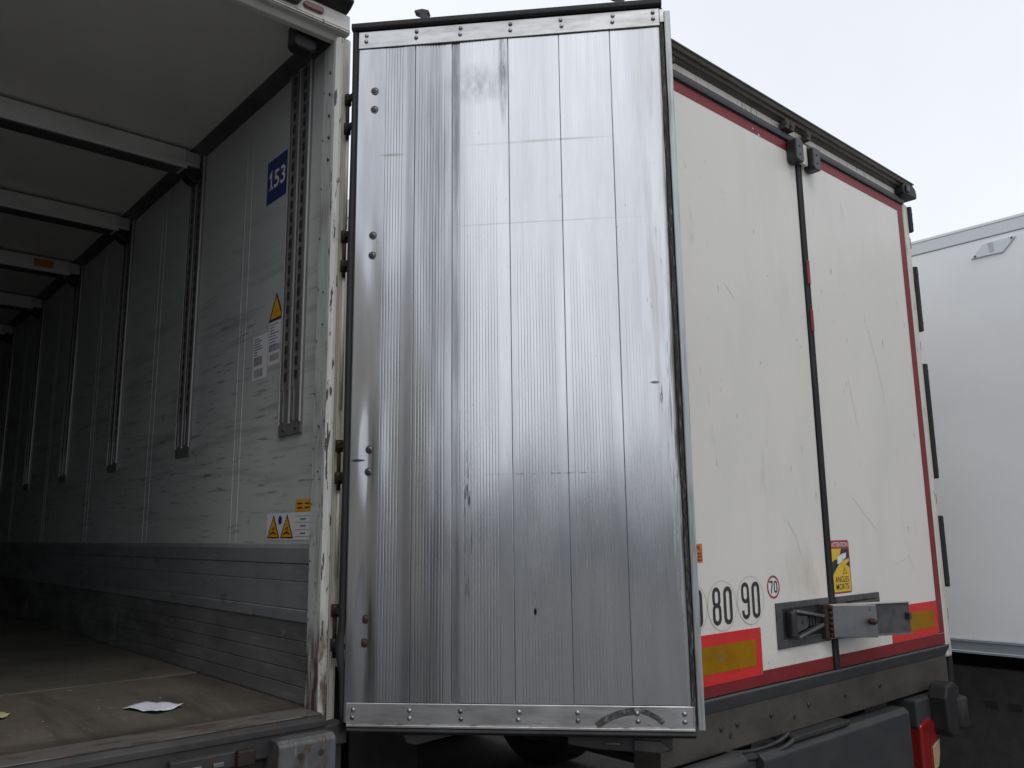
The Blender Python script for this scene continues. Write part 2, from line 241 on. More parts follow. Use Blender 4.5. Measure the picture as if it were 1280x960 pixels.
# ------------------------------------------------------------------ mesh builder
class MB:
    def __init__(s): s.v, s.f, s.mi, s.sm, s.cur, s.sharp = [], [], [], [], 0, []
    def m(s, i): s.cur = i; return s
    def add(s, vs, fs, smooth=False):
        n = len(s.v); s.v += [tuple(q) for q in vs]
        for f in fs: s.f.append([n+i for i in f]); s.mi.append(s.cur); s.sm.append(smooth)
        return s
    def box(s, x0, x1, y0, y1, z0, z1):
        return s.add([(x, y, z) for z in (z0, z1) for y in (y0, y1) for x in (x0, x1)],
                     [(0, 2, 3, 1), (4, 5, 7, 6), (0, 1, 5, 4), (2, 6, 7, 3), (0, 4, 6, 2), (1, 3, 7, 5)])
    def prism(s, poly, axis, a, b, smooth=False):
        """poly in the two other axes (cyclic order kept), extruded along axis from a to b."""
        def P(q, h): return {'x': (h, q[0], q[1]), 'y': (q[0], h, q[1]), 'z': (q[0], q[1], h)}[axis]
        n = len(poly); area = sum(poly[i][0]*poly[(i+1) % n][1]-poly[(i+1) % n][0]*poly[i][1] for i in range(n))
        if (area > 0) == (axis == 'y'): poly = poly[::-1]
        if a > b: a, b = b, a
        vs = [P(q, a) for q in poly]+[P(q, b) for q in poly]
        s.add(vs, [tuple(range(n))[::-1], tuple(range(n, 2*n))])
        k = len(s.v)-2*n
        for i in range(n):
            j = (i+1) % n; s.f.append([k+i, k+j, k+n+j, k+n+i]); s.mi.append(s.cur); s.sm.append(smooth)
        return s
    def cyl(s, p0, p1, r0, r1=None, n=12, smooth=True):
        p0, p1 = Vector(p0), Vector(p1); r1 = r0 if r1 is None else r1
        d = (p1-p0).normalized(); a = d.orthogonal().normalized(); b = d.cross(a)
        vs = [p0+(a*math.cos(t)+b*math.sin(t))*r0 for t in [2*math.pi*i/n for i in range(n)]]
        vs += [p1+(a*math.cos(t)+b*math.sin(t))*r1 for t in [2*math.pi*i/n for i in range(n)]]
        s.add(vs, [tuple(range(n))[::-1], tuple(range(n, 2*n))])
        k = len(s.v)-2*n
        for i in range(n):
            j = (i+1) % n; s.f.append([k+i, k+j, k+n+j, k+n+i]); s.mi.append(s.cur); s.sm.append(smooth)
        return s
    def tube(s, pts, r, n=10):
        pts = [Vector(q) for q in pts]; m = len(pts); vs, fs = [], []; a = None
        for i, q in enumerate(pts):
            d = (pts[min(i+1, m-1)]-pts[max(i-1, 0)]).normalized()
            a = d.orthogonal().normalized() if a is None else (a-d*a.dot(d)).normalized(); b = d.cross(a)
            vs += [q+(a*math.cos(2*math.pi*k/n)+b*math.sin(2*math.pi*k/n))*r for k in range(n)]
        for i in range(m-1):
            for k in range(n): l = (k+1) % n; fs.append((i*n+k, i*n+l, (i+1)*n+l, (i+1)*n+k))
        fs += [tuple(range(n))[::-1], tuple(range((m-1)*n, m*n))]
        return s.add(vs, fs, True)
    def lathe(s, c, axis, prof, n=32):
        """prof = (r, h) closed ring revolved round axis through c."""
        c = Vector(c); d = Vector(axis).normalized(); a = d.orthogonal().normalized(); b = d.cross(a); m = len(prof); vs, fs = [], []
        for i in range(n):
            t = 2*math.pi*i/n; e = a*math.cos(t)+b*math.sin(t)
            vs += [c+e*r+d*h for r, h in prof]
        for i in range(n):
            j = (i+1) % n
            for k in range(m):
                l = (k+1) % m; fs.append((i*m+k, j*m+k, j*m+l, i*m+l))
        return s.add(vs, fs, True)
    def dome(s, c, axis, r, h, n=10):
        c = Vector(c); d = Vector(axis).normalized(); a = d.orthogonal().normalized(); b = d.cross(a); vs = []; rings = [(1, 0), (.88, .55), (.5, .9)]
        for rr, hh in rings: vs += [c+(a*math.cos(2*math.pi*i/n)+b*math.sin(2*math.pi*i/n))*r*rr+d*h*hh for i in range(n)]
        vs.append(c+d*h); fs = []
        for q in range(2):
            for i in range(n):
                j = (i+1) % n; fs.append((q*n+i, q*n+j, (q+1)*n+j, (q+1)*n+i))
        fs += [(2*n+i, 2*n+(i+1) % n, 3*n) for i in range(n)]
        return s.add(vs, fs, True)
    def build(s, name, mats, parent=None, bevel=0, kind=None, label=None, seg=2):
        me = bpy.data.meshes.new(name); me.from_pydata(s.v, [], s.f); 
        for mt in (mats if isinstance(mats, (list, tuple)) else [mats]): me.materials.append(M[mt])
        me.polygons.foreach_set('material_index', s.mi); me.polygons.foreach_set('use_smooth', s.sm)
        if s.sharp:
            S = set(tuple(sorted(e)) for e in s.sharp)
            for e in me.edges:
                if tuple(sorted(e.vertices)) in S: e.use_edge_sharp = True
        me.update()
        return link(name, me, parent, bevel, kind, label, seg)
def link(name, me, parent=None, bevel=0, kind=None, label=None, seg=2):
    o = bpy.data.objects.new(name, me); COL.objects.link(o)
    if parent is not None:
        o.parent = parent
        if parent.type == 'EMPTY': o.location = -parent.location
    if bevel:
        b = o.modifiers.new('bevel', 'BEVEL'); b.width = bevel; b.segments = seg; b.limit_method = 'ANGLE'; b.angle_limit = R(40); b.harden_normals = False
    if kind: o['kind'] = kind
    if label: o['label'] = label
    return o
def thing(name, loc, label, cat, group=None):
    o = bpy.data.objects.new(name, None); COL.objects.link(o); o.location = loc; o.empty_display_size = .3
    o['label'] = label; o['category'] = cat
    if group: o['group'] = group
    return o

class Flat(MB):
    """2-D artwork on a plane: origin o, right ex, up ez, outward n; each layer a little further out."""
    def __init__(s, o, ex, ez, n): super().__init__(); s.o, s.ex, s.ez, s.n = Vector(o), Vector(ex), Vector(ez), Vector(n); s.k = 0
    def P(s, x, z, d=0.0): return s.o+s.ex*x+s.ez*z+s.n*(s.k*.0006+.0008+d)
    def layer(s, k): s.k = k; return s
    def poly(s, pts):
        n = len(pts); ar = sum(pts[i][0]*pts[(i+1) % n][1]-pts[(i+1) % n][0]*pts[i][1] for i in range(n))
        vs = [s.P(*q) for q in pts]; f = tuple(range(n))
        if (s.ex.cross(s.ez).dot(s.n) > 0) != (ar > 0): f = f[::-1]
        return s.add(vs, [f])
    def rect(s, x0, z0, x1, z1): return s.poly([(x0, z0), (x1, z0), (x1, z1), (x0, z1)])
    def rrect(s, x0, z0, x1, z1, r, n=5):
        pts = []
        for cx, cz, a in ((x1-r, z0+r, -90), (x1-r, z1-r, 0), (x0+r, z1-r, 90), (x0+r, z0+r, 180)):
            pts += [(cx+r*math.cos(R(a+90*i/n)), cz+r*math.sin(R(a+90*i/n))) for i in range(n+1)]
        return s.poly(pts)
    def disc(s, x, z, r, n=40): return s.poly([(x+r*math.cos(2*math.pi*i/n), z+r*math.sin(2*math.pi*i/n)) for i in range(n)])
    def ring(s, x, z, r, t, n=40): return s.ribbon([(x+r*math.cos(2*math.pi*i/n), z+r*math.sin(2*math.pi*i/n)) for i in range(n)], t, True)
    def ribbon(s, pts, t, closed=False):
        n = len(pts); L = []
        for i in range(n):
            a = Vector(pts[i-1]) if (closed or i > 0) else None; b = Vector(pts[i]); c = Vector(pts[(i+1) % n]) if (closed or i < n-1) else None
            ds = [d.normalized() for d in ((b-a) if a is not None else None, (c-b) if c is not None else None) if d is not None and d.length > 1e-9]
            d = sum(ds, Vector((0, 0))); d = d.normalized() if d.length > 1e-6 else ds[0]
            k = 1/max(.5, abs(d.dot(ds[0]))); nn = Vector((-d.y, d.x))*t/2*k
            L.append((b+nn, b-nn))
        for i in range(n if closed else n-1):
            p, q = L[i], L[(i+1) % n]; s.poly([tuple(p[1]), tuple(q[1]), tuple(q[0]), tuple(p[0])])
        return s
    def text(s, body, x, z, h, wfac=1.0, bold=0.0, width=None):
        vs, fs = text_mesh(body, bold); x0 = min(v[0] for v in vs); x1 = max(v[0] for v in vs); z0 = min(v[1] for v in vs); z1 = max(v[1] for v in vs)
        sc = h/(z1-z0); sx = sc*wfac if width is None else width/(x1-x0)
        flip = s.ex.cross(s.ez).dot(s.n) < 0
        return s.add([s.P(x+(v[0]-(x0+x1)/2)*sx, z+(v[1]-z0)*sc) for v in vs], [tuple(f)[::-1] if flip else tuple(f) for f in fs])
_tc = {}
def text_mesh(body, bold=0.0):
    if (body, bold) in _tc: return _tc[(body, bold)]
    cu = bpy.data.curves.new('lettering', 'FONT'); cu.body = body; cu.size = 1; cu.offset = bold; cu.resolution_u = 3
    ob = bpy.data.objects.new('lettering', cu); COL.objects.link(ob)
    dg = bpy.context.evaluated_depsgraph_get(); ev = ob.evaluated_get(dg); me = ev.to_mesh()
    r = ([tuple(v.co) for v in me.vertices], [tuple(p.vertices) for p in me.polygons]); ev.to_mesh_clear()
    bpy.data.objects.remove(ob); bpy.data.curves.remove(cu); _tc[(body, bold)] = r; return r
def arc(cx, cz, rx, rz, a0, a1, n=8): return [(cx+rx*math.cos(R(a0+(a1-a0)*i/n)), cz+rz*math.sin(R(a0+(a1-a0)*i/n))) for i in range(n+1)]
def digit(F, ch, x, z, wd, h, t):
    """tall rounded number-plate style figure in a box wd x h centred at x, z"""
    a, b = wd/2-t/2, h/2-t/2; r = a
    top, bot = z+b, z-b
    if ch == '0': F.ribbon(arc(x, top-r, a, r, 0, 180)+arc(x, bot+r, a, r, 180, 360), t, True)
    elif ch == '8':
        m = z+.02*h
        F.ribbon(arc(x, top-r, a*.92, r, 0, 180)+arc(x, m+r*.8, a*.92, r*.8, 180, 360), t, True)
        F.k += 1
        F.ribbon(arc(x, m-r*.8, a, r*.8, 0, 180)+arc(x, bot+r, a, r, 180, 360), t, True)
    elif ch == '9':
        F.ribbon(arc(x, top-r, a, r, 0, 180)+arc(x, z-.02*h+r, a, r, 180, 360), t, True)
        F.k += 1
        F.ribbon([(x+a, z+.1*h), (x+a, bot+r)]+arc(x, bot+r, a, r, 0, -180)[1:]+[(x-a, bot+r*1.35)], t)
    elif ch == '7':
        F.ribbon([(x-a-t/2, top), (x+a, top), (x-a*.15, bot-t/2)], t)

# ------------------------------------------------------------------ ground
g = MB(); S = 900
g.add([(-S, -S, 0), (S, -S, 0), (S, S, 0), (-S, S, 0)], [(0, 1, 2, 3)])
g.build('ground', 'asphalt', kind='structure')

def wheel(parent, x, y, side, r=.5, wd=.38):
    """axle along x; side = -1: outer face towards -x"""
    h = wd/2
    prof = [(.29, -h*.9), (r*.86, -h), (r*.96, -h*.88), (r, -h*.6), (r, h*.6), (r*.96, h*.88), (r*.86, h), (.29, h*.9)]
    root = MB().lathe((x, y, r), (1, 0, 0), prof, 36).build('wheel', 'tyre', parent)
    q = MB().lathe((x, y, r), (1, 0, 0), [(.285, -h*.85), (.30, -h*.95), (.30, h*.95), (.285, h*.85)], 32)
    q.lathe((x+side*.06, y, r), (1, 0, 0), [(.04, -.02), (.29, -.05*side), (.29, .02), (.04, .03)], 24)
    q.cyl((x+side*.04, y, r), (x+side*.16, y, r), .11, .095, 16)
    for i in range(10): 
        t = i*math.pi/5; q.cyl((x+side*.05, y+.165*math.cos(t), r+.165*math.sin(t)), (x+side*.11, y+.165*math.cos(t), r+.165*math.sin(t)), .016, n=6)
    q.build('rim', 'rim', root)
def mudguard(parent, x0, x1, y, r=.62, z=.5, a0=10, a1=170):
    n = 14; vs = []; fs = []
    for i in range(n+1):
        t = R(a0+(a1-a0)*i/n)
        for rr in (r, r+.012):
            for xx in (x0, x1): vs.append((xx, y+rr*math.cos(t), z+rr*math.sin(t)))
    for i in range(n):
        a, b = 4*i, 4*i+4
        fs += [(a, a+1, b+1, b), (a+2, b+2, b+3, a+3), (a, b, b+2, a+2), (a+1, a+3, b+3, b+1)]
    fs += [(0, 2, 3, 1), (4*n, 4*n+1, 4*n+3, 4*n+2)]
    return MB().add(vs, fs, True).build('mudguard', 'mud', parent)
def running_gear(parent, xc, ys, y0, y1, ztop=1.0):
    for sx in (-1, 1):
        b = MB(); xb = xc+sx*.52
        b.box(xb-.07, xb+.07, y0, y1, ztop-.03, ztop); b.box(xb-.008, xb+.008, y0, y1, ztop-.30, ztop-.03); b.box(xb-.07, xb+.07, y0, y1, ztop-.33, ztop-.30)
        b.build('chassis_beam', 'chassis', parent)
        for y in ys: wheel(parent, xc+sx*1.05, y, sx); mudguard(parent, xc+sx*1.05-.2, xc+sx*1.05+.2, y)
    for y in ys: MB().cyl((xc-1.0, y, .5), (xc+1.0, y, .5), .065, n=14).build('axle', 'chassis', parent)

# ================================================================== OPEN TRAILER (left)
A = thing('refrigerated_trailer', (-1.23, .2, 0), 'trailer standing open at the left, bare scuffed interior and ribbed aluminium door swung out', 'trailer')
XW, XL, ZF, ZC, YE = 0.0, -2.46, 1.2, 3.868, 13.4
MB().box(XW, .058, .30, YE, 1.06, 3.95).build('side_wall', 'wall_in', A)
MB().box(XL-.058, XL, .30, YE, 1.06, 3.95).build('side_wall', 'wall_in', A)
MB().box(XL, XW, YE-.06, YE, 1.2, ZC).build('front_wall', 'wall_in', A)
MB().box(XL, XW, .272, YE-.06, ZC, 3.95).build('ceiling', 'ceil_in', A)
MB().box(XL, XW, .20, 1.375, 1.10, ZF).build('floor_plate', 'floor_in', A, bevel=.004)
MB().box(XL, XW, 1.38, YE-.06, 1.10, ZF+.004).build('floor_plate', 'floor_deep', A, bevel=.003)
# cornice between wall and ceiling
MB().prism([(XW, 3.828), (XW, ZC), (-.062, ZC), (-.058, 3.855), (-.012, 3.828)], 'y', .273, YE-.06).build('cornice', 'trim_in', A)
MB().prism([(XL, 3.828), (XL, ZC), (XL+.062, ZC), (XL+.058, 3.855), (XL+.012, 3.828)], 'y', .273, YE-.06).build('cornice', 'trim_in', A)
# panel joint cover strips
for i in range(8):
    y = 1.065+1.2*i
    for q in (-.036, .030): MB().box(-.0022, XW, y+q, y+q+.005, 1.785, 3.828).build('joint_bead', 'wall_in', A, bevel=.0015)
# scuff boards
zs = [1.204, 1.262, 1.318, 1.372, 1.424, 1.492, 1.538, 1.64, 1.706]
for a, b in zip(zs, zs[1:]):
    d = .010 if b < 1.5 else .012
    if (a, b) == (1.492, 1.538): d = .015
    MB().prism([(-d, a+.004), (-d, b-.003), (-d+.003, b), (XW, b), (XW, a), (-d+.004, a)], 'y', .324, YE-.07).build('scuff_board', 'kick_dirty' if b < 1.493 else 'kick', A)
MB().prism([(-.014, 1.708), (-.014, 1.765), (-.004, 1.783), (XW, 1.783), (XW, 1.708)], 'y', .324, YE-.07).build('scuff_rail', 'kick', A, bevel=.002)
for a, b in ((1.204, 1.783),): MB().box(XL, XL+.016, .326, YE-.07, a, b).build('scuff_board', 'kick', A)
# load tracks
def track_mesh():
    b = MB(); b.m(0).box(-.010, XW, -.097, .097, 2.215, 3.826)
    b.m(1)
    for y in (-.097, -.004, .089): b.box(-.016, -.0102, y, y+.007, 2.26, 3.826)
    b.m(0)
    for y in (-.08, .013): b.box(-.0155, -.0102, y, y+.016, 2.40, 3.826).box(-.0155, -.0102, y+.052, y+.068, 2.40, 3.826)
    b.m(2)
    for y in (-.058, .035):
        z = 2.44
        while z < 3.78: b.box(-.0128, -.0102, y+.004, y+.024, z, z+.034); z += .058
    b.m(3)
    for y in (-.082, -.030, .062): b.box(-.0145, -.0102, y-.006, y+.016, 2.27, 2.40)
    b.m(4)
    for y in (-.06, .05): b.cyl((-.0105, y, 2.238), (-.015, y, 2.238), .006, n=8)
    return b
Y1 = .535
t0 = track_mesh().build('load_track', ['track', 'track_bright', 'print', 'alu_in', 'bolt'], A); t0.location.y += Y1
for k in range(1, 9): o = link('load_track', t0.data, A); o.location.y += Y1+1.2*k
# ceiling beams with end latches
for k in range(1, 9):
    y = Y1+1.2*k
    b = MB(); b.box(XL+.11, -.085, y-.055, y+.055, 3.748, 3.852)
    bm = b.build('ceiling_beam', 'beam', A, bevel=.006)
    MB().box(XL+.12, -.115, y-.046, y+.052, 3.741, 3.7475).build('beam_shade_strip', 'trim_in', bm, bevel=.002)  # dark strip standing in for the shade on the beam's underside
    e = MB().box(-.11, -.018, y-.058, y+.058, 3.765, 3.846); e.build('beam_end', 'track_bright', bm, bevel=.008)
    l = MB().prism([(-.10, 3.747), (-.018, 3.764), (-.018, 3.685), (-.05, 3.692), (-.085, 3.72)], 'y', y-.04, y+.045); l.build('beam_latch', 'black_plastic', bm, bevel=.006)
    if k == 3: Flat((-.33, y-.0555, 3.77), (1, 0, 0), (0, 0, 1), (0, -1, 0)).rect(0, .004, .13, .062).build('label', 'orange', bm)
# rear frame: jamb, nose, outer post
MB().box(-.015, XW+.045, .236, .322, 1.13, 3.81).build('jamb_strip', 'jamb', A, bevel=.003)
pts = [(-.022, .235), (-.024, .208), (-.014, .194), (.002, .194), (.010, .204), (.010, .235)]
MB().prism(pts, 'z', 1.11, 3.81).build('post_nose', 'post', A, bevel=.003)
MB().prism([(.0105, .236), (.0105, .214), (.018, .210), (.024, .218), (.040, .218), (.052, .224), (.052, .299), (.046, .299), (.046, .236)], 'z', 1.11, 3.829).build('corner_post', 'cream', A, bevel=.002)
MB().box(XL-.06, XL+.02, .19, .322, 1.11, 3.84).build('corner_post', 'post', A, bevel=.006)
for i in range(24):
    z = 1.30+i*.105
    if i % 2 == 0: MB().dome((-.0152, .312, z), (-1, 0, 0), .0045, .003, 8).build('screw', 'bolt', A)
for i in range(5): MB().dome((-.0152, .262, 3.30+i*.095), (-1, 0, 0), .008, .006, 8).build('screw', 'bolt', A)
for z in (2.62, 2.75, 2.22, 2.05): MB().dome((-.0152, .27, z), (-1, 0, 0), .005, .004, 8).build('screw', 'bolt', A)
# vertical lock tubes next to the post
for z0, z1 in ((1.66, 2.05), (2.28, 2.80), (3.0, 3.40)):
    MB().tube([(.036, .204, z0), (.036, .204, z1)], .007).build('hinge_rod', 'cream', A)
# hinges: two arms and a pin each
for za, zb in ((3.545, 3.42), (2.965, 2.845), (2.142, 2.022), (1.545, 1.425)):
    hp = MB().cyl((.030, .196, zb-.045), (.030, .196, za+.02), .0075, n=8).build('hinge', 'hinge', A)
    for z in (za, zb): MB().box(.020, .038, .132, .2035, z-.011, z+.011).build('hinge_arm', 'hinge', hp, bevel=.003)
    for z in (za, zb): MB().cyl((.030, .196, z-.022), (.030, .196, z+.022), .014, n=10).build('hinge_knuckle', 'hinge', hp)
# header
MB().prism([(.19, 3.83), (.19, 3.915), (.27, 3.93), (.27, 3.812), (.24, 3.812), (.222, 3.83)], 'x', XL-.058, .028).build('header', 'header', A, bevel=.004)
MB().box(XL, .026, .183, .1895, 3.834, 3.841).build('header_bead', 'cream', A, bevel=.002)
MB().box(XL, .026, .186, .1895, 3.846, 3.851).build('header_bead', 'cream', A, bevel=.001)
MB().prism([(.13, 3.945), (.145, 3.98), (.20, 3.995), (.36, 3.99), (.36, 3.931), (.27, 3.931), (.19, 3.916), (.16, 3.925)], 'x', XL-.06, .015).build('roof_spoiler', 'black', A, bevel=.008)
MB().box(XL-.06, .06, .36, YE, 3.951, 3.985).build('roof', 'header', A, bevel=.01)
def pill(n, x0, x1, z0, z1, y0, y1, mat, parent, bev=.006):
    r = (z1-z0)/2; cz = (z0+z1)/2
    pts = arc(x1-r, cz, r, r, -90, 90, 8)+arc(x0+r, cz, r, r, 90, 270, 8)
    return MB().prism(pts, 'y', y0, y1).build(n, mat, parent, bevel=bev)
pill('marker_lamp', -.185, -.095, 3.866, 3.894, .178, .1905, 'lens_dark', A, .005)
pill('lamp_bezel', -.33, -.20, 3.858, 3.90, .165, .1905, 'black_plastic', A, .008)
MB().cyl((-.212, .158, 3.879), (-.212, .166, 3.879), .014, n=14).build('lamp_lens', 'lens_dark', A)
MB().prism([(-.165, 3.866), (-.168, 3.775), (-.15, 3.76), (-.085, 3.755), (-.068, 3.77), (-.063, 3.866)], 'y', .285, .36).build('lamp_housing', 'black_plastic', A, bevel=.01)
# wall stickers and sign (read from inside: right is -y)
def wallflat(y, z): return Flat((-.0005, y, z), (0, -1, 0), (0, 0, 1), (-1, 0, 0))
f = wallflat(.862, 3.294); f.m(0).rect(0, 0, .222, .208); f.layer(2).m(1).text('53', .130, .062, .085, width=.112, bold=.015); f.ribbon([(.026, .125), (.046, .145), (.046, .062)], .015).rect(.028, .062, .066, .074); f.build('number_sign', ['blue_sign', 'white_print'], A)
f = wallflat(.785, 2.730); f.m(0).poly([(0, 0), (.142, 0), (.071, .125)]); f.layer(1).m(1).poly([(.017, .010), (.125, .010), (.071, .105)])
f.layer(2).m(2).ribbon([(.05, .03), (.09, .045)], .005).ribbon([(.06, .055), (.085, .03)], .004); f.build('warning_triangle', ['print', 'amber', 'orange'], A)
f = wallflat(.935, 2.49)
f.m(0).rect(0, 0, .15, .20).rect(.155, .045, .285, .235)
f.layer(1).m(1)
random.seed(3)
for i in range(7): f.rect(.012, .185-.012*i, .012+random.uniform(.03, .11), .190-.012*i)
for i in range(8): f.rect(.165, .222-.013*i, .165+random.uniform(.03, .09), .2265-.013*i)
f.m(2)
for (x0, z0, w_, h_) in ((.015, .065, .085, .04), (.022, .012, .085, .036), (.165, .105, .11, .028), (.175, .062, .08, .03)):
    x = x0
    while x < x0+w_: q = random.choice((.003, .005, .007)); f.rect(x, z0, x+q, z0+h_); x += q+random.choice((.002, .004))
f.build('paper_label', ['label_white', 'grey_print', 'grey_print'], A)
f = wallflat(.472, 1.905); f.m(0).rect(0, 0, .135, .046); f.layer(1).m(1)
for i in range(2):
    f.rect(.018, .012+.016*i, .058, .018+.016*i).rect(.078, .012+.016*i, .118, .017+.016*i)
f.build('amber_label', ['amber', 'print'], A)
f = wallflat(.722, 1.797); f.m(0).rect(0, 0, .392, .106)
f.layer(1)
for x in (.005, .125):
    f.layer(1).m(1).poly([(x, .006), (x+.115, .006), (x+.0575, .102)]); f.layer(2).m(2).poly([(x+.011, .011), (x+.104, .011), (x+.0575, .09)])
    f.layer(3).m(1).ribbon([(x+.03, .022), (x+.06, .03), (x+.085, .022)], .006).ribbon([(x+.045, .04), (x+.07, .05), (x+.06, .03)], .005)
f.layer(1).m(3).poly([(.121+.016*math.cos(i*math.pi/10), .078+.018*math.sin(i*math.pi/10)) for i in range(20)])
f.m(4)
for z in (.012, .038, .066, .09): f.rect(.25, z, .38, z+.0015)
for z in (.022, .05, .076): f.rect(.295, z, .34, z+.006)
f.build('warning_label', ['label_white', 'print', 'amber', 'blue_sign', 'grey_print'], A)
# sill and rear beam below the floor
MB().prism([(.128, 1.168), (.128, 1.190), (.145, 1.2015), (.198, 1.2015), (.198, 1.15)], 'x', XL, -.03).build('sill_plate', 'frame_dark', A, bevel=.003)
MB().box(XL, -.03, .16, .30, 1.202, 1.2055).build('sill_strip', 'sill', A, bevel=.001)
MB().prism([(.135, 1.10), (.135, 1.167), (.30, 1.167), (.30, .92), (.17, .92), (.17, 1.09)], 'x', XL-.05, .055).build('rear_beam', 'frame_dark', A, bevel=.004)
M['block'] = pmat('dirty_block_steel', (.13, .132, .135), .55, .5, layers=[dict(scale=(14, 14, 5), lo=.42, hi=.66, color=(.06, .058, .055), fac=.85), dict(scale=(24, 24, 16), lo=.55, hi=.66, color=(.06, .03, .02), fac=.9, metal=0.0, rough=.85), dict(scale=(40, 40, 8), lo=.62, hi=.7, color=(.26, .26, .27), fac=.6)], bump=((40, 40, 30), .3, .004))
bb = MB().prism([(.06, 1.145), (.06, .88), (.168, .88), (.168, 1.150), (.145, 1.158), (.08, 1.158)], 'x', -.235, -.028).build('bumper_block', 'block', A, bevel=.006)
for x in (-.16, -.085):
    for z in (1.105, 1.045, .985): MB().cyl((x, .0585, z), (x, .064, z), .011, n=12).build('bolt_hole', 'print', bb)
lt = MB().prism([(.11, 1.145), (.11, 1.10), (.134, 1.085), (.134, 1.150)], 'x', -.56, -.30).build('latch_rail', 'frame_dark', A, bevel=.004)
MB().box(-.36, -.30, .085, .112, 1.10, 1.15).build('latch_block', 'hinge', lt, bevel=.006)
for x in (-.50, -.43): MB().box(x, x+.035, .104, .1095, 1.108, 1.122).build('latch_tab', 'steel_box', lt, bevel=.002)
MB().cyl((-.42, .13, 1.02), (-.30, .10, 1.03), .05, n=20).build('lamp_pod', 'steel_box', A, bevel=.006)
running_gear(A, -1.2, (3.6, 4.9, 6.2), .32, 12.5, 1.09)

# ---------------------------------------------------------------- the open door leaf
DA = R(-47.75); DL = (.019, .114)
D = MB().box(.004, 1.205, .0065, .082, 1.172, 3.80).build('open_door', 'alu_in', A, bevel=.003)
D.location = Vector((DL[0], DL[1], 0))-A.location; D.rotation_euler = (0, 0, DA)
BOLTS = [(.076, 3.54), (.076, 3.461), (.079, 2.941), (.078, 2.861), (.081, 2.119), (.079, 2.038), (.077, 1.52), (.074, 1.439)]
def gs(x, s): return math.exp(-(x/s)**2)
def disp(u, z):
    d = .0011*math.sin(u*9+z*1.3)+.0009*math.sin(z*3.1+u*4)+.0007*math.sin(z*7.3-u*17)
    for zc, dep, ln in ((3.5, .0055, .13), (2.9, .0055, .15), (2.08, .0075, .17), (1.48, .0095, .2)):
        k = gs(z-zc, ln); x = abs(u-.078)
        d += dep*k*max(0, 1-x/.024) - dep*.35*k*gs(x-.045, .02)
    d += .0022*gs(u-.31, .05)*math.sin(z*2.3+.6)
    d += .0012*gs(u-.33, .06)*gs(z-1.68, .12)+.0010*math.sin(u*31+z*.9)*gs(u-.25, .2)
    return d
def plank(u0, u1, ra, rb, dep=.0, gd=.00032, pitch=.0112):
    pr = [(u0, .0066, 1), (u0, .0012+dep, 1), (u0+.0012, dep, 1)]
    u = u0+.012
    while u < ra-.006: pr.append((u, dep, 0)); u += .012
    u = ra
    while u+pitch <= rb:
        pr += [(u, dep, 1), (u+.0016, dep+gd, 1), (u+.0030, dep+gd, 1), (u+.0046, dep, 1)]; u += pitch
    u += .008
    while u < u1-.008: pr.append((u, dep, 0)); u += .012
    pr += [(u1-.0012, dep, 1), (u1, .0012+dep, 1), (u1, .0066, 1)]
    n = len(pr); nzs = 88; z0, z1 = 1.243, 3.722; b = MB(); vs, fs = [], []
    for j in range(nzs+1):
        z = z0+(z1-z0)*j/nzs
        for i, (u, y, s) in enumerate(pr): vs.append((u, y+(disp(u, z) if 0 < i < n-1 else 0)-.0, z))
    for j in range(nzs):
        for i in range(n-1):
            fs.append((j*n+i, j*n+i+1, (j+1)*n+i+1, (j+1)*n+i))
            if pr[i][2]: b.sharp.append((j*n+i, (j+1)*n+i))
    b.add(vs, fs, True)
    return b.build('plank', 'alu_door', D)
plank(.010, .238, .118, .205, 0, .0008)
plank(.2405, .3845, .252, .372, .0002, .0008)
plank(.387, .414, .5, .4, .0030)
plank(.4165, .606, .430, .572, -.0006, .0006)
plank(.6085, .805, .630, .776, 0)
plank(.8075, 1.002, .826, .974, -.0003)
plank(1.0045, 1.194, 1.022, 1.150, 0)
# rails top and bottom, with paired rivets over the joints
MB().box(.008, 1.196, -.007, .0064, 3.724, 3.797).build('door_rail', 'alu_rail', D, bevel=.002)
MB().box(.016, 1.204, -.007, .0064, 1.172, 1.241).build('door_rail', 'alu_rail', D, bevel=.002)
MB().box(.020, 1.204, -.014, -.0004, 1.163, 1.1718).build('door_lip', 'alu_rail', D, bevel=.002)
for z0, z1 in ((3.779, 3.753), (1.2175, 1.1925)):
    for u in (.041, .243, .42, .618, .818, 1.017, 1.171):
        for z in (z0, z1):
            rv = MB().dome((u+random.uniform(-.002, .002), -.0072, z), (0, -1, 0), .0085, .006, 12)
            rv.build('rivet', 'rivet', D)
for i, (u, z) in enumerate(BOLTS):
    o_ = disp(u, z)
    bo = MB().cyl((u, o_+.001, z), (u, o_-.004, z), .0165, .0155, 18).dome((u, o_-.004, z), (0, -1, 0), .0115, .0028, 14)
    bo.m(1).cyl((u, o_-.0062, z), (u, o_-.0072, z), .0058, n=6); bo.m(0)
    bo.build('bolt', ['bolt_rust' if z < 1.6 else 'bolt', 'print'], D)
# rubber smear on the bottom rail
f = Flat((0, -.0072, 0), (1, 0, 0), (0, 0, 1), (0, -1, 0))
f.ribbon([(.880, 1.176), (.90, 1.191), (.93, 1.207), (.97, 1.220), (1.008, 1.2255)], .023).ribbon([(1.022, 1.2285), (1.05, 1.22), (1.08, 1.205), (1.10, 1.188)], .018)
f.build('rubber_smear', 'rub', D)
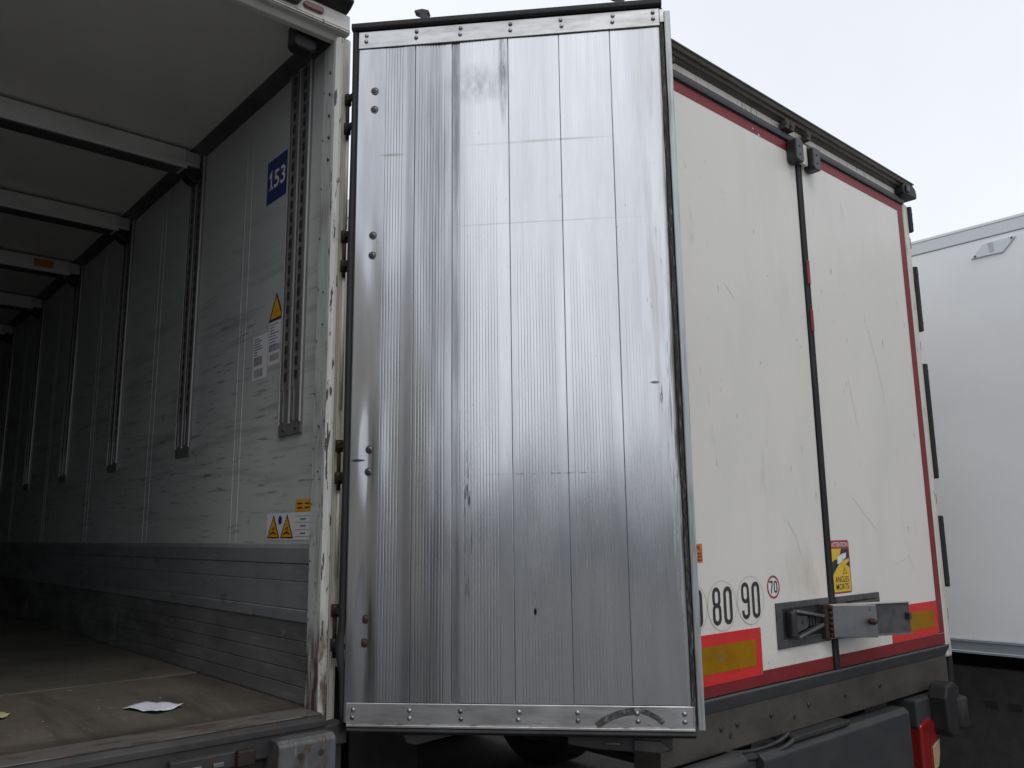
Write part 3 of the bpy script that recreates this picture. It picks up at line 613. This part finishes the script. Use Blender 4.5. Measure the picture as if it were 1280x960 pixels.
# gaskets
gk = MB(); path = []
nn = 60
for i in range(nn+1):
    z = 1.165+(3.832-1.165)*i/nn; off = .004*math.sin(z*5)*.3
    if z < 1.55: off += .016*gs(z-1.42, .05)-.012*(1.55-z)/.4
    path.append((off, z))
vs, fs = [], []
for off, z in path: vs += [(-.019-off, .002, z), (-.019-off, .03, z), (-.002-off*.5, .03, z), (.005, -.006, z), (-.010-off, -.011, z)]
for i in range(nn):
    for k in range(5): a, b = i*5+k, i*5+(k+1) % 5; fs.append((a, b, b+5, a+5))
fs += [(0, 1, 2, 3, 4)[::-1], tuple(range(nn*5, nn*5+5))]
gk.add(vs, fs, True).build('side_gasket', 'black', D)
MB().prism([(-.012, 3.801), (-.020, 3.81), (-.020, 3.829), (-.006, 3.838), (.04, 3.836), (.04, 3.801)], 'x', -.02, 1.206).build('top_gasket', 'black', D, bevel=.003)
MB().prism([(-.010, 1.162), (-.016, 1.15), (.01, 1.138), (.05, 1.142), (.05, 1.1715), (.0, 1.1715), (.0, 1.162)], 'x', .02, 1.206).build('bottom_gasket', 'black', D, bevel=.003)
sg = MB(); vs, fs = [], []
for i in range(41):
    z = 1.176+2.62*i/40; o_ = .0015*math.sin(i*1.7)+.001*math.sin(i*3.3)
    vs += [(1.195, -.002, z), (1.198+o_, -.008, z), (1.203, -.003-o_, z), (1.207+o_, -.009, z), (1.212, .004, z), (1.212, .03, z), (1.195, .03, z)]
for i in range(40):
    for k in range(7): a, b = i*7+k, i*7+(k+1) % 7; fs.append((a, b, b+7, a+7))
sg.add(vs, fs, True).build('edge_seal', 'grimeseal', D)
MB().box(1.213, 1.236, -.012, .088, 1.166, 3.782).build('edge_flange', 'flange', D, bevel=.004)
MB().box(1.196, 1.2125, -.010, .0, 3.735, 3.79).build('corner_clip', 'alu_rail', D, bevel=.002)
MB().box(.004, 1.212, .0825, .088, 1.172, 3.795).build('outer_skin', 'door_white', D)
for u in (.268, 1.045):
    MB().prism([(u-.012, 3.837), (u-.012, 3.860), (u-.036, 3.872), (u-.036, 3.882), (u-.004, 3.886), (u+.022, 3.878), (u+.026, 3.866), (u+.016, 3.858), (u+.016, 3.837)], 'y', .0, .03).build('top_latch', 'black_plastic', D, bevel=.004)
MB().prism([(.21, 1.135), (.225, 1.105), (.26, 1.10), (.33, 1.118), (.40, 1.136)], 'y', .02, .06).build('cam_keeper', 'frame_dark', D, bevel=.005)
ck = MB().prism([(.78, 1.136), (.78, 1.108), (.86, 1.096), (1.07, 1.082), (1.13, 1.092), (1.13, 1.136)], 'y', .03, .055).build('door_holder', 'frame_dark', D, bevel=.004)
MB().box(.905, .955, .018, .029, 1.112, 1.118).build('holder_slot', 'sill', ck, bevel=.002)
MB().prism([(1.0, 1.130), (1.0, 1.095), (1.09, 1.088), (1.12, 1.10), (1.09, 1.125)], 'y', .012, .029).build('holder_jaw', 'frame_dark', ck, bevel=.004)

# ================================================================== CLOSED TRAILER (middle right)
YB = -.507
B = thing('refrigerated_trailer', (2.27, YB, 0), 'closed cream-white trailer with red-taped rear doors, warning plates and steel lock bar', 'trailer')
XB0, XBS, XBR, XB1 = .985, 2.272, 3.50, 3.575
MB().box(XB0+.01, XB1-.012, YB+.11, 13.0, 1.06, 3.93).build('box_body', 'side_b', B, bevel=.01)
for i in range(9):
    y = 1.0+i*1.3; MB().box(XB0+.006, XB0+.0105, y-.03, y+.03, 1.2, 3.9).build('joint_strip', 'side_b', B)
MB().box(XB0+.004, XB0+.0095, YB+.12, 12.9, 3.80, 3.90).build('side_rail', 'c_rail', B)
MB().box(XB0+.004, XB0+.0095, YB+.12, 12.9, 1.07, 1.19).build('side_rail', 'c_rail', B)
LDR = MB().box(XB0+.02, XBS-.024, YB, YB+.1, 1.172, 3.782).build('rear_door', 'door_white', B, bevel=.004, label='left leaf with speed discs')
RDR = MB().box(XBS+.024, XBR, YB, YB+.1, 1.172, 3.782).build('rear_door', 'door_white', B, bevel=.004, label='right leaf with blind-spot sticker')
MB().prism([(XBS-.022, YB+.03), (XBS-.020, YB-.008), (XBS-.006, YB-.014), (XBS+.004, YB-.004), (XBS+.014, YB-.013), (XBS+.022, YB-.006), (XBS+.022, YB+.03)], 'z', 1.166, 3.775).build('centre_seal', 'black', B)
for z0, z1 in ((3.035, 3.16), (2.79, 2.90)): MB().box(XBS-.015, XBS+.013, YB-.0165, YB-.0142, z0, z1).build('seal_tape', 'red_tape', B)
def bf(x, z, p=None): return Flat((x, YB, z), (1, 0, 0), (0, 0, 1), (0, -1, 0))
# red conspicuity tape
bf(XB0+.02, 3.728).rect(0, 0, 1.235, .052).build('red_tape', 'red_tape', LDR)
bf(XBS+.13, 3.728).rect(0, 0, XBR-XBS-.13, .052).build('red_tape', 'red_tape', RDR)
bf(XBR-.072, 1.2325).rect(0, 0, .071, 2.494).build('red_tape', 'red_tape', RDR)
bf(XB0+.02, 1.174).rect(0, 0, 1.24, .057).build('red_tape', 'red_tape', LDR)
bf(XBS+.026, 1.174).rect(0, 0, XBR-XBS-.028, .057).build('red_tape', 'red_tape', RDR)
f = bf(0, 0).layer(3); f.poly([(1.905, 3.7275), (1.925, 3.7275), (1.92, 3.736), (1.908, 3.738)]).poly([(1.86, 3.748), (1.872, 3.748), (1.865, 3.757)]); f.build('tape_chip', 'label_white', LDR)
# marker plates
def plate(x0, x1, z0, z1, door, hx):
    b = MB(); b.m(0).box(x0, x1, YB-.003, YB-.0002, z0, z1)
    q = Flat((0, YB-.003, 0), (1, 0, 0), (0, 0, 1), (0, -1, 0)); q.m(1).rect(x0+.045, z0+.042, x1-.045, z1-.045)
    q.layer(1).m(2); c = (x0+x1)/2
    for a, r_, dx in ((.014, .02, -.03), (.0, .035, -.03), (-.014, .02, -.03)): q.rect(c+dx, (z0+z1)/2+a, c+dx+r_, (z0+z1)/2+a+.0035)
    q.rect(c-.022, (z0+z1)/2-.012, c-.019, (z0+z1)/2+.018)
    q.m(2)
    for xx in (x0+.014, x1-.014):
        for zz in (z0+.014, z1-.014): q.disc(xx, zz, .005, 10)
    n = len(b.v); b.v += q.v; b.f += [[n+i for i in fc] for fc in q.f]; b.mi += q.mi; b.sm += q.sm
    return b.build('marker_plate', ['red_sign', 'yellow_sign', 'grey_print'], door)
plate(1.10, 1.660, 1.216, 1.408, LDR, 0); plate(2.862, 3.4265, 1.2325, 1.412, RDR, 0)
# speed discs
def disc(x, z, num, door):
    q = bf(0, 0); q.m(0).disc(x, z, .099); q.layer(1).m(1).ring(x, z, .0985, .0018, 48)
    q.m(2); q.layer(1); digit(q, num[0], x-.038, z, .058, .150, .0165); q.layer(2); digit(q, num[1], x+.038, z, .058, .150, .0165)
    return q.build('speed_disc', ['white_print', 'faint_print', 'print'], door)
for x, z, num in ((1.196, 1.513, '60'), (1.398, 1.513, '80'), (1.602, 1.523, '90')):
    q = bf(0, 0); q.m(0).disc(x, z, .099); q.layer(1).m(1).ring(x, z, .0985, .0018, 48); q.m(2)
    if num != '60': digit(q, num[0], x-.038, z, .058, .150, .0165)
    q.layer(4); digit(q, num[1], x+.038, z, .058, .150, .0165)
    q.build('speed_disc', ['door_white', 'faint_print', 'print'], LDR)
q = bf(0, 0); q.m(0).disc(1.782, 1.568, .050); q.layer(1).m(1).ring(1.782, 1.568, .045, .009, 40); q.m(2); digit(q, '7', 1.765, 1.568, .028, .053, .008); digit(q, '0', 1.799, 1.568, .028, .053, .008)
q.build('speed_disc', ['white_print', 'red_print', 'print'], LDR)
# orange label
q = bf(1.175, 1.688); q.m(0).rect(0, 0, .108, .074); q.layer(1).m(1).text('.R.', .080, .048, .019, width=.046, bold=.01)
for i in range(3):
    for j in range(3): q.rect(.062+.014*i, .006+.013*j, .072+.014*i, .014+.013*j)
q.build('orange_label', ['orange', 'print'], LDR)
# blind-spot sticker
q = bf(2.298, 1.508); W_, H_ = .183, .252
q.m(0).rrect(0, 0, W_, H_, .014); q.layer(1).m(1).rrect(.008, .008, W_-.008, .212, .006)
q.layer(1).m(3).text('ATTENTION', W_/2, .220, .022, width=.158, bold=.006)
q.layer(2).m(2).poly([(.008, .150), (.008, .108), (.10, .155), (.175, .120), (.175, .212), (.105, .212), (.085, .18)]).poly([(.008, .108), (.008, .088), (.075, .142), (.07, .15)])
q.layer(3).m(1).poly([(.02, .16), (.07, .185), (.075, .16)]).poly([(.095, .15), (.17, .165), (.17, .15), (.11, .125)])
q.layer(4).m(3).poly([(.055, .138), (.105, .150), (.112, .182), (.060, .172)]).poly([(.060, .172), (.112, .182), (.145, .192), (.10, .186)]).poly([(.108, .155), (.142, .168), (.148, .192), (.113, .183)])
q.layer(2).m(2).ribbon([(.105, .09), (.145, .095), (.122, .122)], .003, True).rect(.121, .1, .1245, .112)
q.layer(2).m(2).text('ANGLES', W_/2, .052, .028, width=.132, bold=.006).text('MORTS', W_/2, .018, .028, width=.122, bold=.006)
q.build('blind_spot_sticker', ['red_print', 'yellow_print', 'print', 'white_print'], RDR)
# a few scratches in the paint
random.seed(5)
for dr, pts in ((LDR, [(1.93, 1.86), (2.0, 1.78), (2.03, 1.70)]), (RDR, [(2.55, 1.98), (2.72, 1.86), (2.80, 1.80)]), (RDR, [(2.62, 2.60), (2.66, 2.45), (2.69, 2.32)]), (RDR, [(2.95, 1.62), (3.15, 1.66), (3.2, 1.58)]), (LDR, [(1.55, 2.9), (1.62, 2.84)]), (RDR, [(2.9, 2.9), (3.0, 2.62), (3.02, 2.5)])):
    q = bf(0, 0); q.ribbon(pts, .0022); q.build('scratch', 'scratch', dr)
for x, z in ((2.13, 2.72), (2.16, 2.69), (2.41, 3.02), (1.9, 3.0), (2.33, 1.22), (1.7, 1.25)): bf(x, z).poly([(0, 0), (.012, .003), (.016, .014), (.004, .011)]).build('scuff', 'scratch', LDR if x < XBS else RDR)
# right post, hinge covers
MB().box(XBR+.002, XB1, YB-.004, YB+.1, 1.098, 3.80).build('corner_post', 'cream', B, bevel=.012)
MB().box(XB0-.005, XB0+.018, YB-.002, YB+.1, 1.12, 3.80).build('corner_post', 'cream', B, bevel=.006)
for z0, z1 in ((3.625, 3.79), (2.99, 3.40), (2.10, 2.79), (1.48, 1.885)):
    h = MB().prism([(XB1-.004, YB-.006), (XB1+.004, YB-.022), (XB1+.022, YB-.022), (XB1+.032, YB-.006), (XB1+.032, YB+.05), (XB1+.001, YB+.05)], 'z', z0, z1).build('hinge_cover', 'black', B, bevel=.008, seg=3)
    for zz in (z0+.05, z1-.05): MB().cyl((XB1+.012, YB-.0235, zz), (XB1+.012, YB-.0215, zz), .006, n=10).build('hole', 'print', h)
MB().box(XB1+.0005, XB1+.012, YB+.0, YB+.05, 3.52, 3.59).build('hinge_leaf', 'hinge', B, bevel=.003)
for z in (2.9, 1.98, 1.33): MB().box(XB1+.0005, XB1+.006, YB+.0, YB+.04, z-.03, z+.03).build('hinge_leaf', 'hinge', B, bevel=.002)
MB().prism([(XB1-.01, 1.28), (XB1+.03, 1.26), (XB1+.04, 1.05), (XB1+.035, .95), (XB1-.02, .95), (XB1-.005, 1.09)], 'y', YB+.012, YB+.09).build('corner_buffer', 'black', B, bevel=.01)
# top: gasket, beige strip, gutter
MB().prism([(YB+.03, 3.784), (YB-.012, 3.786), (YB-.016, 3.80), (YB-.006, 3.828), (YB+.03, 3.83)], 'x', XB0+.02, XBR+.005).build('top_gasket', 'gasket_grey', B, bevel=.002)
MB().box(XB0+.01, XB1-.01, YB+.006, YB+.1, 3.831, 3.872).build('header_strip', 'cream', B, bevel=.002)
MB().prism([(YB+.1, 3.873), (YB+.004, 3.873), (YB-.012, 3.885), (YB-.022, 3.885), (YB-.03, 3.897), (YB-.042, 3.899), (YB-.05, 3.912), (YB-.05, 3.92), (YB+.1, 3.935)], 'x', XB0, XB1+.0).build('rain_gutter', 'brown_rail', B, bevel=.0015)
MB().prism([(YB-.054, 3.914), (YB-.054, 3.926), (YB+.1, 3.942), (YB+.1, 3.936), (YB-.049, 3.921)], 'x', XB0-.01, XB1+.01).build('gutter_edge', 'black', B, bevel=.002)
c = MB(); pr_ = [(3.43, 3.83), (3.43, 3.875), (3.46, 3.905), (3.58, 3.912), (3.612, 3.895), (3.622, 3.865), (3.618, 3.835), (3.55, 3.832)]
c.prism(pr_, 'y', YB-.05, YB+.06).build('corner_cap', 'black', B, bevel=.009, seg=3)
MB().box(3.455, 3.50, YB-.062, YB-.051, 3.845, 3.885).build('cap_clip', 'black_plastic', B, bevel=.004)
MB().box(1.0, 1.235, YB-.03, YB+.02, 3.84, 3.872).build('corner_cap', 'black', B, bevel=.006)
# upper centre lock pieces
for x0 in (2.165, 2.333):
    k = MB().prism([(x0, 3.675), (x0, 3.77), (x0+.012, 3.785), (x0+.062, 3.785), (x0+.074, 3.77), (x0+.074, 3.675), (x0+.064, 3.662), (x0+.012, 3.662)], 'y', YB-.06, YB-.002).build('lock_block', 'black_plastic', B, bevel=.006)
    for zz in (3.70, 3.745): MB().cyl((x0+.037, YB-.0625, zz), (x0+.037, YB-.0605, zz), .006, n=10).build('hole', 'print', k)
MB().box(2.248, 2.318, YB-.034, YB-.015, 3.675, 3.79).build('lock_cover', 'cream', B, bevel=.004)
for x0 in (2.115, 2.165, 2.325):
    k = MB().box(x0, x0+.03, YB-.04, YB+.0, 3.826, 3.85).cyl((x0+.015, YB-.045, 3.85), (x0+.015, YB-.005, 3.862), .016, n=10).box(x0+.004, x0+.018, YB-.04, YB-.02, 3.85, 3.876)
    k.build('keeper', 'sill_b', B, bevel=.003)
# handle tray and lock
def slab(x0, x1, z0, z1, hx0, hx1, hz0, hz1, y0, y1):
    b = MB(); b.box(x0, hx0, y0, y1, z0, z1).box(hx1, x1, y0, y1, z0, z1).box(hx0, hx1, y0, y1, z0, hz0).box(hx0, hx1, y0, y1, hz1, z1); return b
tr = slab(1.784, 2.238, 1.304, 1.498, 1.83, 2.155, 1.338, 1.470, YB-.008, YB-.0005).build('handle_tray', 'recess', B, bevel=.002)
MB().box(1.832, 2.153, YB-.0016, YB-.0006, 1.339, 1.469).build('tray_back', 'black_plastic', tr)
MB().prism([(1.86, 1.355), (1.86, 1.455), (1.885, 1.462), (1.905, 1.455), (1.905, 1.352), (1.885, 1.347)], 'y', YB-.035, YB-.002).build('handle_pivot', 'black_plastic', tr, bevel=.005)
MB().prism([(1.905, 1.452), (2.13, 1.415), (2.135, 1.428), (1.91, 1.464)], 'y', YB-.04, YB-.012).build('handle_lever', 'steel_box', tr, bevel=.003)
MB().prism([(1.905, 1.352), (2.12, 1.392), (2.125, 1.378), (1.91, 1.340)], 'y', YB-.04, YB-.012).build('handle_lever', 'steel_box', tr, bevel=.003)
MB().prism([(1.915, 1.366), (1.915, 1.44), (2.0, 1.432), (2.0, 1.38)], 'y', YB-.028, YB-.004).build('handle_plate', 'recess', tr, bevel=.003)
MB().cyl((1.955, YB-.0295, 1.408), (1.955, YB-.0275, 1.408), .01, n=12).build('key_hole', 'print', tr)
for i in range(4): MB().box(2.01+.026*i, 2.024+.026*i, YB-.02, YB-.004, 1.385, 1.43).build('handle_rib', 'frame_dark', tr, bevel=.002)
tr2 = slab(2.306, 2.745, 1.302, 1.496, 2.40, 2.715, 1.335, 1.468, YB-.008, YB-.0005).build('handle_tray', 'recess', B, bevel=.002)
MB().box(2.402, 2.713, YB-.0016, YB-.0006, 1.336, 1.467).build('tray_back', 'black_plastic', tr2)
MB().prism([(2.42, 1.43), (2.70, 1.452), (2.70, 1.465), (2.42, 1.462)], 'y', YB-.03, YB-.004).build('handle_lever', 'sill_b', tr2, bevel=.003)
def bar(b, p, q, z0, z1, t):
    p, q = Vector((*p, 0)), Vector((*q, 0)); d = (q-p).normalized(); n_ = Vector((-d.y, d.x, 0))*t
    return b.prism([tuple(v[:2]) for v in (p, q, q+n_, p+n_)], 'z', z0, z1)
lk = bar(MB(), (2.19, YB-.045), (2.335, YB-.185), 1.322, 1.468, .012)
LK = lk.build('lock_plate', 'steel_box', B, bevel=.003)
bar(MB(), (2.19, YB-.03), (2.62, YB-.218), 1.316, 1.325, .05).build('lock_flange', 'steel_box', LK)
bar(MB(), (2.20, YB-.02), (2.628, YB-.205), 1.318, 1.462, .008).build('lock_flap', 'recess', LK, bevel=.002)
bar(MB(), (2.19, YB-.05), (2.62, YB-.218), 1.4635, 1.4685, .04).build('lock_flange', 'track_bright', LK)
MB().box(2.150, 2.200, YB-.03, YB-.009, 1.318, 1.470).build('lock_hinge', 'rust', LK, bevel=.003)
for i in range(6): MB().cyl((2.193, YB-.036, 1.322+.0245*i), (2.193, YB-.036, 1.342+.0245*i), .012, n=10).build('hinge_knuckle', 'rust', LK)
MB().cyl((2.302, YB-.165, 1.395), (2.285, YB-.205, 1.395), .009, n=10).cyl((2.297, YB-.176, 1.395), (2.291, YB-.190, 1.395), .016, n=6).build('lock_bolt', 'bolt_rust', LK)
MB().box(2.60, 2.626, YB-.214, YB-.190, 1.385, 1.415).build('lock_notch', 'print', LK)
# sill and rear under-structure
MB().prism([(YB+.08, 1.168), (YB-.012, 1.168), (YB-.012, 1.158), (YB+.006, 1.112), (YB+.08, 1.112)], 'x', XB0, XBR+.02).build('bottom_gasket', 'gasket_grey', B, bevel=.002)
MB().box(XB0, XBR+.02, YB-.0145, YB-.0125, 1.1635, 1.1695).build('drip_edge', 'rim', B)
SB = MB().prism([(YB+.01, 1.111), (YB+.01, .955), (YB+.05, .945), (YB+.14, .945), (YB+.14, 1.058), (YB+.10, 1.111)], 'x', XB0, XBR+.02).build('rear_sill', 'sill_b', B, bevel=.004)
for x in (1.36, 1.47, 1.72, 2.02, 2.35, 2.7): MB().cyl((x, YB+.0105, 1.045), (x, YB+.004, 1.045), .010, n=10).build('bolt', 'bolt', SB)
for x in (1.42, 1.9): MB().cyl((x, YB+.0105, 1.01), (x, YB+.0085, 1.01), .012, n=12).build('hole', 'print', SB)
BU = MB().prism([(YB-.03, .925), (YB-.055, .905), (YB-.055, .56), (YB+.05, .56), (YB+.05, .925)], 'x', 1.55, 2.86).build('lamp_carrier', 'bumper', B, bevel=.006)
MB().box(1.02, 1.545, YB-.02, YB+.06, .62, .93).build('lamp_carrier', 'bumper', B, bevel=.006)
MB().cyl((1.02, YB-.05, .925), (1.38, YB-.05, .925), .045, n=20).build('air_pipe', 'bumper', B, bevel=.004)
MB().cyl((1.47, YB-.0215, .90), (1.47, YB-.0205, .90), .014, n=14).build('cable_hole', 'amber', B)
pts = [Vector((1.60+.22*math.sin(R(a))*1.0-.02, YB-.02-.02*math.sin(R(a)), .955-.045*math.cos(R(a)))) for a in range(-80, 81, 10)]
MB().tube(pts, .011).build('cable', 'black_plastic', B)
MB().tube([q_+Vector((0, .02, .022)) for q_ in pts], .009).build('cable', 'black_plastic', B)
MB().box(1.80, 2.28, YB-.045, YB+.02, .93, .953).build('step_bracket', 'chassis', B, bevel=.006)
# right corner buffer roller and tail lamp
bk = MB().box(2.98, 3.34, YB-.04, YB+.12, .80, .94).build('buffer_bracket', 'bumper', B, bevel=.01)
rl = MB(); rl.prism([(x_, z_) for x_, z_ in [(3.14, .77), (3.13, .94), (3.16, 1.0), (3.24, 1.015), (3.30, .98), (3.31, .80), (3.28, .75), (3.18, .745)]], 'y', YB-.13, YB-.03); rl.build('buffer_plate', 'black', bk, bevel=.012)
MB().cyl((3.31, YB-.08, .775), (3.31, YB-.08, .93), .075, n=24).build('buffer_roller', 'black', bk, bevel=.012)
TL = MB().prism([(2.985, .82), (3.10, .845), (3.17, .80), (3.185, .70), (3.14, .58), (3.02, .54), (2.985, .56)], 'y', YB-.05, YB+.05).build('tail_lamp', 'lens_red', B, bevel=.012, seg=3)
MB().prism([(3.09, .70), (3.176, .73), (3.165, .66), (3.14, .60), (3.09, .585)], 'y', YB-.056, YB-.0505).build('indicator_lens', 'lens_amber', TL, bevel=.002)
running_gear(B, 2.28, (2.6, 3.9, 5.2), YB+.15, 12.5, 1.05)
MB().box(1.0, 1.45, 1.72, 1.735, .12, .95).build('mud_flap', 'mud', B)

# ================================================================== THIRD TRAILER (far right)
XC = 4.751; C = thing('refrigerated_trailer', (XC+1.28, -5, 0), 'white trailer at the right edge, plain side wall with diamond-shaped metal plate near its top', 'trailer')
MB().box(XC, XC+2.56, -5.0, 8.6, 1.05, 3.90).build('box_body', 'c_white', C, bevel=.006)
MB().prism([(XC-.003, 3.851), (XC-.004, 3.853), (XC-.004, 3.935), (XC-.008, 3.94), (XC-.006, 3.955), (XC+.0, 3.962), (XC+.05, 3.972), (XC+2.5, 3.972), (XC+2.5, 3.901), (XC-.001, 3.901), (XC-.001, 3.852)], 'y', -5.02, 8.62).build('roof_rail', 'c_rail', C, bevel=.002)
MB().prism([(XC-.012, .962), (XC-.012, .975), (XC-.006, .98), (XC-.006, 1.035), (XC-.014, 1.040), (XC-.014, 1.055), (XC-.002, 1.062), (XC-.001, 1.062), (XC-.001, 1.049), (XC+2.5, 1.049), (XC+2.5, .962)], 'y', -5.02, 8.62).build('side_rail', 'c_kick', C, bevel=.0015)
MB().box(XC-.003, XC-.0005, -5, 8.6, 3.8465, 3.8502).build('joint_line', 'grey_print', C)
pl = MB().prism([(-.445, 3.715), (-.535, 3.808), (-.742, 3.812), (-.742, 3.802), (-.655, 3.712)], 'x', XC-.012, XC-.0005).build('lifting_plate', 'c_plate', C, bevel=.003)
MB().prism([(-.562, 3.80), (-.60, 3.80), (-.60, 3.735), (-.575, 3.735)], 'x', XC-.0145, XC-.0125).build('plate_pocket', 'scratch', pl)
for y, z in ((-.475, 3.727), (-.72, 3.80)): MB().cyl((XC-.0125, y, z), (XC-.0155, y, z), .008, n=10).build('bolt', 'bolt', pl)
running_gear(C, XC+1.28, (4.9, 6.2, 7.5), -4.8, 8.4, .95)
MB().box(XC+.12, XC+.16, -3.2, 3.4, .10, .86).build('shade_plate', 'mud', C, bevel=.02)  # slotted plate enlarged to a dark sheet, standing in for shade underneath
for y, z in ((-.2, .62), (-.35, .62), (-.5, .50)): MB().box(XC+.114, XC+.1195, y-.05, y+.03, z-.02, z+.02).build('slot', 'print', C)
MB().prism([(-.88, .96), (-.95, .96), (-.80, 0.0), (-.73, 0.0)], 'x', XC-.0, XC+.06).build('support_leg', 'c_rail', C, bevel=.006)

# ================================================================== unseen trailer added on the near left to dim the door reflection
NX = -3.15; NB = thing('refrigerated_trailer', (NX-1.28, -2.05, 0), 'unseen trailer left of the open one, added to dim the reflection in its aluminium door', 'trailer')
MB().box(NX-2.56, NX, -2.05, 11.2, 1.06, 3.95).build('box_body', 'side_b', NB, bevel=.01)
MB().box(NX-2.57, NX+.008, -2.11, 11.2, 3.90, 3.99).build('roof_rail', 'c_rail', NB, bevel=.006)
MB().box(NX-2.57, NX+.008, -2.07, 11.2, .96, 1.0595).build('side_rail', 'c_kick', NB, bevel=.004)
for x0 in (NX-2.5, NX-1.26): MB().box(x0, x0+1.2, -2.09, -2.052, 1.14, 3.80).build('rear_door', 'door_white', NB, bevel=.01)
running_gear(NB, NX-1.28, (1.3, 2.6, 3.9), -1.95, 10.5, .955)

# ================================================================== unseen hall added across the yard to darken the lower door reflection
M['cladding'] = pmat('blue_grey_cladding', (.115, .135, .165), .5, layers=[dict(scale=(.2, 1, .6), lo=.4, hi=.7, color=(.14, .15, .17), fac=.7)])  # tone chosen to tint the lower door reflection
H = thing('unseen_hall', (-31, -25, 0), 'unseen blue-grey hall added across the yard to darken the reflection in the aluminium door', 'reflection blocker')
def hall(b, n_, m_, **k):
    o_ = b.build(n_, m_, H, **k); o_.location = (0, 0, 0); return o_
hall(MB().box(-36, 36, 0, 16, 0, 4.4), 'wall', 'cladding')
hall(MB().box(-36.2, 36.2, -.2, 16.2, 4.401, 4.7), 'roof_edge', 'chassis')
for i in range(12): hall(MB().box(-33+i*5.8, -30+i*5.8, -.06, -.002, 1.1, 3.9), 'dock_door', 'c_rail' if i % 3 == 1 else 'bumper')
H.rotation_euler = (0, 0, math.atan2(.61, .79)+R(90))

# ================================================================== loose things on the floor
random.seed(11)
def sheet(name, pts, nx, amp, mat, label, cat, z=ZF+.002):
    (a, b, c_, d) = [Vector((*q, 0)) for q in pts]; vs, fs = [], []
    for j in range(nx+1):
        for i in range(nx+1):
            s_, t_ = i/nx, j/nx; P = (a*(1-s_)+b*s_)*(1-t_)+(d*(1-s_)+c_*s_)*t_
            h = amp*(abs(math.sin(s_*5+t_*2.2))*.6+.5*abs(t_-.45)*2*s_+random.uniform(0, .12)); vs.append((P.x, P.y, h))
    for j in range(nx):
        for i in range(nx): k = j*(nx+1)+i; fs.append((k, k+1, k+nx+2, k+nx+1))
    c0 = (a+b+c_+d)/4
    me = MB(); me.add([(v[0]-c0.x, v[1]-c0.y, v[2]) for v in vs], fs, True)
    o = me.build(name, mat); o.location = (c0.x, c0.y, z); o['label'] = label; o['category'] = cat
    sm = o.modifiers.new('thickness', 'SOLIDIFY'); sm.thickness = .0006; sm.offset = 1
    return o
sheet('paper_sheet', [(-.515, .755), (-.455, .565), (-.335, .635), (-.405, .80)], 8, .012, 'paper', 'crumpled white paper sheet lying on the open trailer floor', 'paper')
sheet('card_scrap', [(-.93, 1.0), (-.87, .86), (-.835, .93), (-.86, 1.02)], 5, .006, 'paper_y', 'small yellowish card scrap on the floor at the left edge', 'card')
lit = MB()
for i in range(36):
    x, y = random.uniform(-1.3, -.03), random.uniform(.32, 1.9); a = random.uniform(0, 3.14); l = random.choice((.002, .0025, .003, .003, .004, .012)); wd = random.uniform(.0008, .002)
    dx, dy = math.cos(a)*l, math.sin(a)*l; ex, ey = -math.sin(a)*wd, math.cos(a)*wd; z = ZF+.0045
    lit.add([(x-dx-ex, y-dy-ey, z), (x+dx-ex, y+dy-ey, z), (x+dx+ex, y+dy+ey, z), (x-dx+ex, y-dy+ey, z), (x-dx, y-dy, z+.0015), (x+dx, y+dy, z+.0015)], [(0, 1, 5, 4), (2, 3, 4, 5), (1, 2, 5), (3, 0, 4)])
o = lit.build('floor_litter', 'alu_in', kind='stuff'); o['label'] = 'pale crumbs and straw bits scattered over the open trailer floor'; o['category'] = 'litter'
